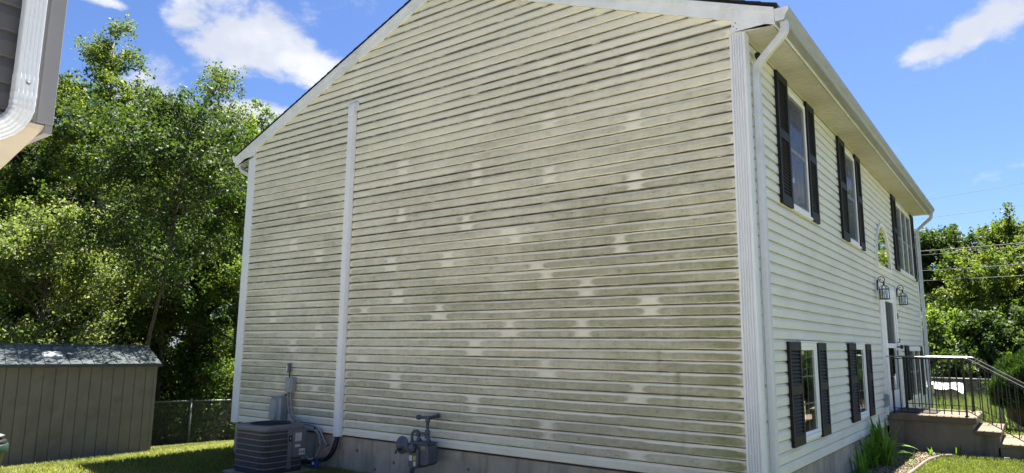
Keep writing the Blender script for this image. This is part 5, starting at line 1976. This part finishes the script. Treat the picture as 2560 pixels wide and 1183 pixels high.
rg = np.random.default_rng(71)
p1 = np.stack([rg.uniform(-14.6, -5.2, 130000), rg.uniform(-4.2, 3.6, 130000)], -1)
inside_house = (p1[:, 0] > -7.66) & (p1[:, 1] > 0.0)
shed_m = (p1[:, 0] < -10.3) & (p1[:, 1] < 0.1) & (p1[:, 0] > -13)
padm = (p1[:, 0] > -6.34) & (p1[:, 0] < -5.47) & (p1[:, 1] > -0.99) & (p1[:, 1] < -0.13)
p1 = p1[~inside_house & ~shed_m & ~padm]
grass('lawn_grass', 'patchy mown grass beside the shed and the gable wall', p1, 0.05, 0.006, 'grass_blade', 72, 0.55)
p1 = np.stack([rg.uniform(-5.4, 0.6, 42000), rg.uniform(-1.6, 0.0, 42000)], -1)
grass('lawn_grass', 'shaded grass strip along the foot of the gable foundation', p1, 0.055, 0.005, 'grass_blade', 74, 0.5)

EDGE = [(0.46, 2.4), (0.53, 3.2), (0.575, 4.03), (0.59, 4.55), (0.615, 5.15), (0.69, 5.62), (0.84, 5.92), (1.08, 6.02), (1.5, 6.04), (2.2, 6.03)]
edx = np.array([e[0] for e in EDGE])
edy = np.array([e[1] for e in EDGE])


def bed_edge_x(y):
    return np.interp(y, edy[:7], edx[:7])


p2 = np.stack([rg.uniform(0.4, 3.6, 110000), rg.uniform(1.5, 6.06, 110000)], -1)
p2 = p2[(p2[:, 0] > bed_edge_x(p2[:, 1]) + 0.03) & ~((p2[:, 1] > 5.98) & (p2[:, 0] < 2))]
grass('lawn_grass', 'sunlit mown front lawn below the porch', p2, 0.045, 0.004, 'grass_blade', 73, 0.55)
p3 = np.stack([rg.uniform(-2.5, 5.0, 26000), rg.uniform(15.1, 20.5, 26000)], -1)
grass('meadow_grass', 'tall unmown grass beyond the right-hand fence', p3, 0.55, 0.010, 'grass_tall', 75, 0.35)
p3 = np.stack([rg.uniform(-0.5, 4.0, 26000), rg.uniform(8.2, 15, 26000)], -1)
grass('lawn_grass', 'strip of lawn between the porch and the right-hand fence', p3, 0.05, 0.008, 'grass_blade', 76, 0.5)

# flower bed: mulch chips, edging strip and day-lilies
rg = np.random.default_rng(81)
ys_ = np.linspace(1.4, 6.14, 60)
vs, fs = [], []
for i, y in enumerate(ys_):
    xe = float(bed_edge_x(y))
    for u in np.linspace(0, 1, 8):
        x = -0.02 + (xe + 0.02) * u
        vs.append((x, y, float(ground_z(x, y)) + 0.012 + 0.012 * float(n1d(x * 9 + y * 7, 3))))
for i in range(len(ys_) - 1):
    for j in range(7):
        a = i * 8 + j
        fs.append((a, a + 1, a + 9, a + 8))
bed = B().add(vs, fs, True).obj('flower_bed', 'edging')
bed['kind'] = 'structure'
n = 15000
y = rg.uniform(1.6, 6.12, n)
x = rg.random(n) * (bed_edge_x(y) - 0.02)
c = np.stack([x, y, ground_z(x, y) + 0.022 + 0.02 * rg.random(n)], -1)
ax = unit(rg.normal(0, 1, (n, 3)) * np.array([1, 1, 0.3]))
nr = unit(rg.normal(0, 0.4, (n, 3)) + np.array([0, 0, 1]))
ln = rg.uniform(0.015, 0.05, n)
mu = mesh_obj('mulch', leaf_mesh('mulch', leaf_quads(c, ax, nr, ln, ln * 0.45), rg.random(n) ** 0.8), 'mulch')
mu['kind'] = 'stuff'
tag(mu, 'dry brown mulch chips in the bed by the porch', 'mulch')
ep = bezier([(p, q, float(ground_z(p, q)) + 0.018) for p, q in EDGE[:9]], 6)
tag(B().sweep(ep, [(-0.012, -0.05), (0.012, -0.05), (0.016, 0.012), (0.010, 0.026), (-0.010, 0.026), (-0.016, 0.012)], None).obj('bed_edging', 'edging'),
    'curved brown edging strip between the lawn and the mulch', 'edging')


def lily(x, y, nb_, h, spread, seed, label, wd=0.012):
    rg = np.random.default_rng(seed)
    z = float(ground_z(x, y)) + 0.01
    o = thing('daylily', label, 'plant', 'daylilies by the front wall', loc=(x, y, z))
    for i in range(nb_):
        a = rg.random() * 2 * math.pi
        hh = h * rg.uniform(0.55, 1.15)
        sp = spread * rg.uniform(0.15, 1.0)
        arch = rg.random() < 0.22
        n = 9
        vs, fs, tn = [], [], []
        bx, by = rg.normal(0, 0.04, 2)
        ca, sa = math.cos(a), math.sin(a)
        w0 = wd * rg.uniform(0.75, 1.3)
        for j in range(n):
            t = j / (n - 1)
            out = sp * (t ** 1.6) * (1.9 if arch else 1.0)
            zz_ = hh * (t - (0.55 if arch else 0.12) * t ** 3.0)
            wj = w0 * (0.55 + 1.1 * t) * (1 - t ** 3) + 0.0008
            px, py = bx + ca * out, by + sa * out
            dip = 0.35 * wj
            vs += [(px - sa * wj, py + ca * wj, zz_), (px, py, zz_ - dip), (px + sa * wj, py - ca * wj, zz_)]
        for j in range(n - 1):
            q = j * 3
            fs += [(q, q + 1, q + 4, q + 3), (q + 1, q + 2, q + 5, q + 4)]
        me = np_mesh('leaf_blade', np.array(vs), np.array(fs), True, attrs={'tint': np.full(len(vs), float(np.clip(rg.normal(0.45, 0.25), 0, 1)))})
        mesh_obj('leaf_blade', me, 'leaf_lily', o)
    return o


lily(0.13, 4.62, 46, 0.64, 0.27, 91, 'tallest daylily clump with arching blades, nearest the porch', 0.017)
lily(0.12, 3.95, 44, 0.44, 0.24, 92, 'low daylily clump in front of the tallest one', 0.015)
lily(0.25, 4.30, 34, 0.42, 0.2, 93, 'bright daylily clump on the mulch side', 0.013)
lily(0.13, 3.45, 22, 0.34, 0.2, 94, 'small daylily clump nearest the second lower window', 0.009)
for i, (x, y) in enumerate(((0.62, 5.66), (0.88, 6.02), (0.40, 5.1), (0.5, 4.4))):
    lily(x, y, 9, 0.16, 0.09, 95 + i, ['weed tuft at the bend of the edging strip', 'weed tuft against the porch side wall', 'weed sprout in the middle of the mulch bed', 'weed sprout nearest the lawn edge of the bed'][i], 0.005)

# ------------------------------------------------------------------ covered wood pile behind the fence
wp = thing('wood_pile', 'stack of firewood behind the fence, seen through the railing', 'wood pile', loc=(-1.22, 17.9, -0.86))
rg = random.Random(5)
for r in range(6):
    for i in range(14):
        b = B()
        rr = 0.075 + 0.02 * rg.random()
        cx, cz = -1.25 + i * 0.185 + (0.09 if r % 2 else 0), 0.1 + r * 0.165
        b.lathe([(rr, -0.35 - 0.06 * rg.random()), (rr * 1.03, 0), (rr, 0.4)], (cx, 0, cz), (0, 1, 0.02), 7)
        b.obj('log', 'log_end' if (i + r) % 3 else 'log_brown', wp)
nxx, nyy = 40, 10
vs, fs = [], []
for i in range(nxx + 1):
    for j in range(nyy + 1):
        u, v = i / nxx, j / nyy
        x = -1.45 + u * 2.85
        y = -0.55 + v * 1.1
        edge = max(0, 0.25 - v) * 1.0 + max(0, v - 0.75) * 1.2
        z = 1.22 + 0.12 * math.sin(u * 5.2 + 0.6) * (0.4 + u) + 0.06 * math.sin(u * 13 + v * 5) * math.sin(u * 4.1) + 0.035 * math.sin(u * 29 - v * 9) * math.sin(u * 6.7 + 1) - edge * (0.62 + 0.16 * math.sin(u * 7 + 1)) - 0.10 * max(0, u - 0.9) * 10
        y += 0.06 * math.sin(u * 23) * (1 - v)
        vs.append((x, y, z))
for i in range(nxx):
    for j in range(nyy):
        a = i * (nyy + 1) + j
        fs.append((a, a + nyy + 1, a + nyy + 2, a + 1))
tp = B().add(vs, fs, True).obj('tarpaulin', 'tarp_white')
tp.location = (-1.22, 17.9, -0.86)
tag(tp, 'crumpled white tarpaulin thrown over the firewood', 'tarpaulin')

# ------------------------------------------------------------------ overhead wires
for pa, pb, r, lab in (((-9.5, 26.8, 5.35), (9.5, 22.2, 5.15), 0.015, 'thickest overhead cable crossing in front of the right-hand trees'),
                       ((-9.5, 27.2, 5.15), (9.5, 23.0, 5.22), 0.008, 'thin overhead wire just below the thickest cable'),
                       ((-9.5, 26.8, 4.55), (9.5, 22.2, 4.45), 0.011, 'overhead wire across the middle of the right-hand trees'),
                       ((-9.5, 26.8, 4.20), (9.5, 22.2, 4.02), 0.011, 'lowest overhead wire across the right-hand trees'),
                       ((-9.5, 32.0, 8.0), (9.5, 29.5, 9.0), 0.007, 'faint high wire in the blue sky, upper one'),
                       ((-9.5, 32.0, 7.3), (9.5, 29.5, 7.9), 0.007, 'faint high wire in the blue sky, lower one')):
    A, Bv = Vector(pa), Vector(pb)
    pts = []
    for i in range(25):
        t = i / 24
        p = A.lerp(Bv, t)
        p.z -= 0.35 * 4 * t * (1 - t)
        pts.append(p)
    tag(B().tube(pts, r, 5).obj('overhead_wire', 'wire_black'), lab, 'wire', 'overhead wires')
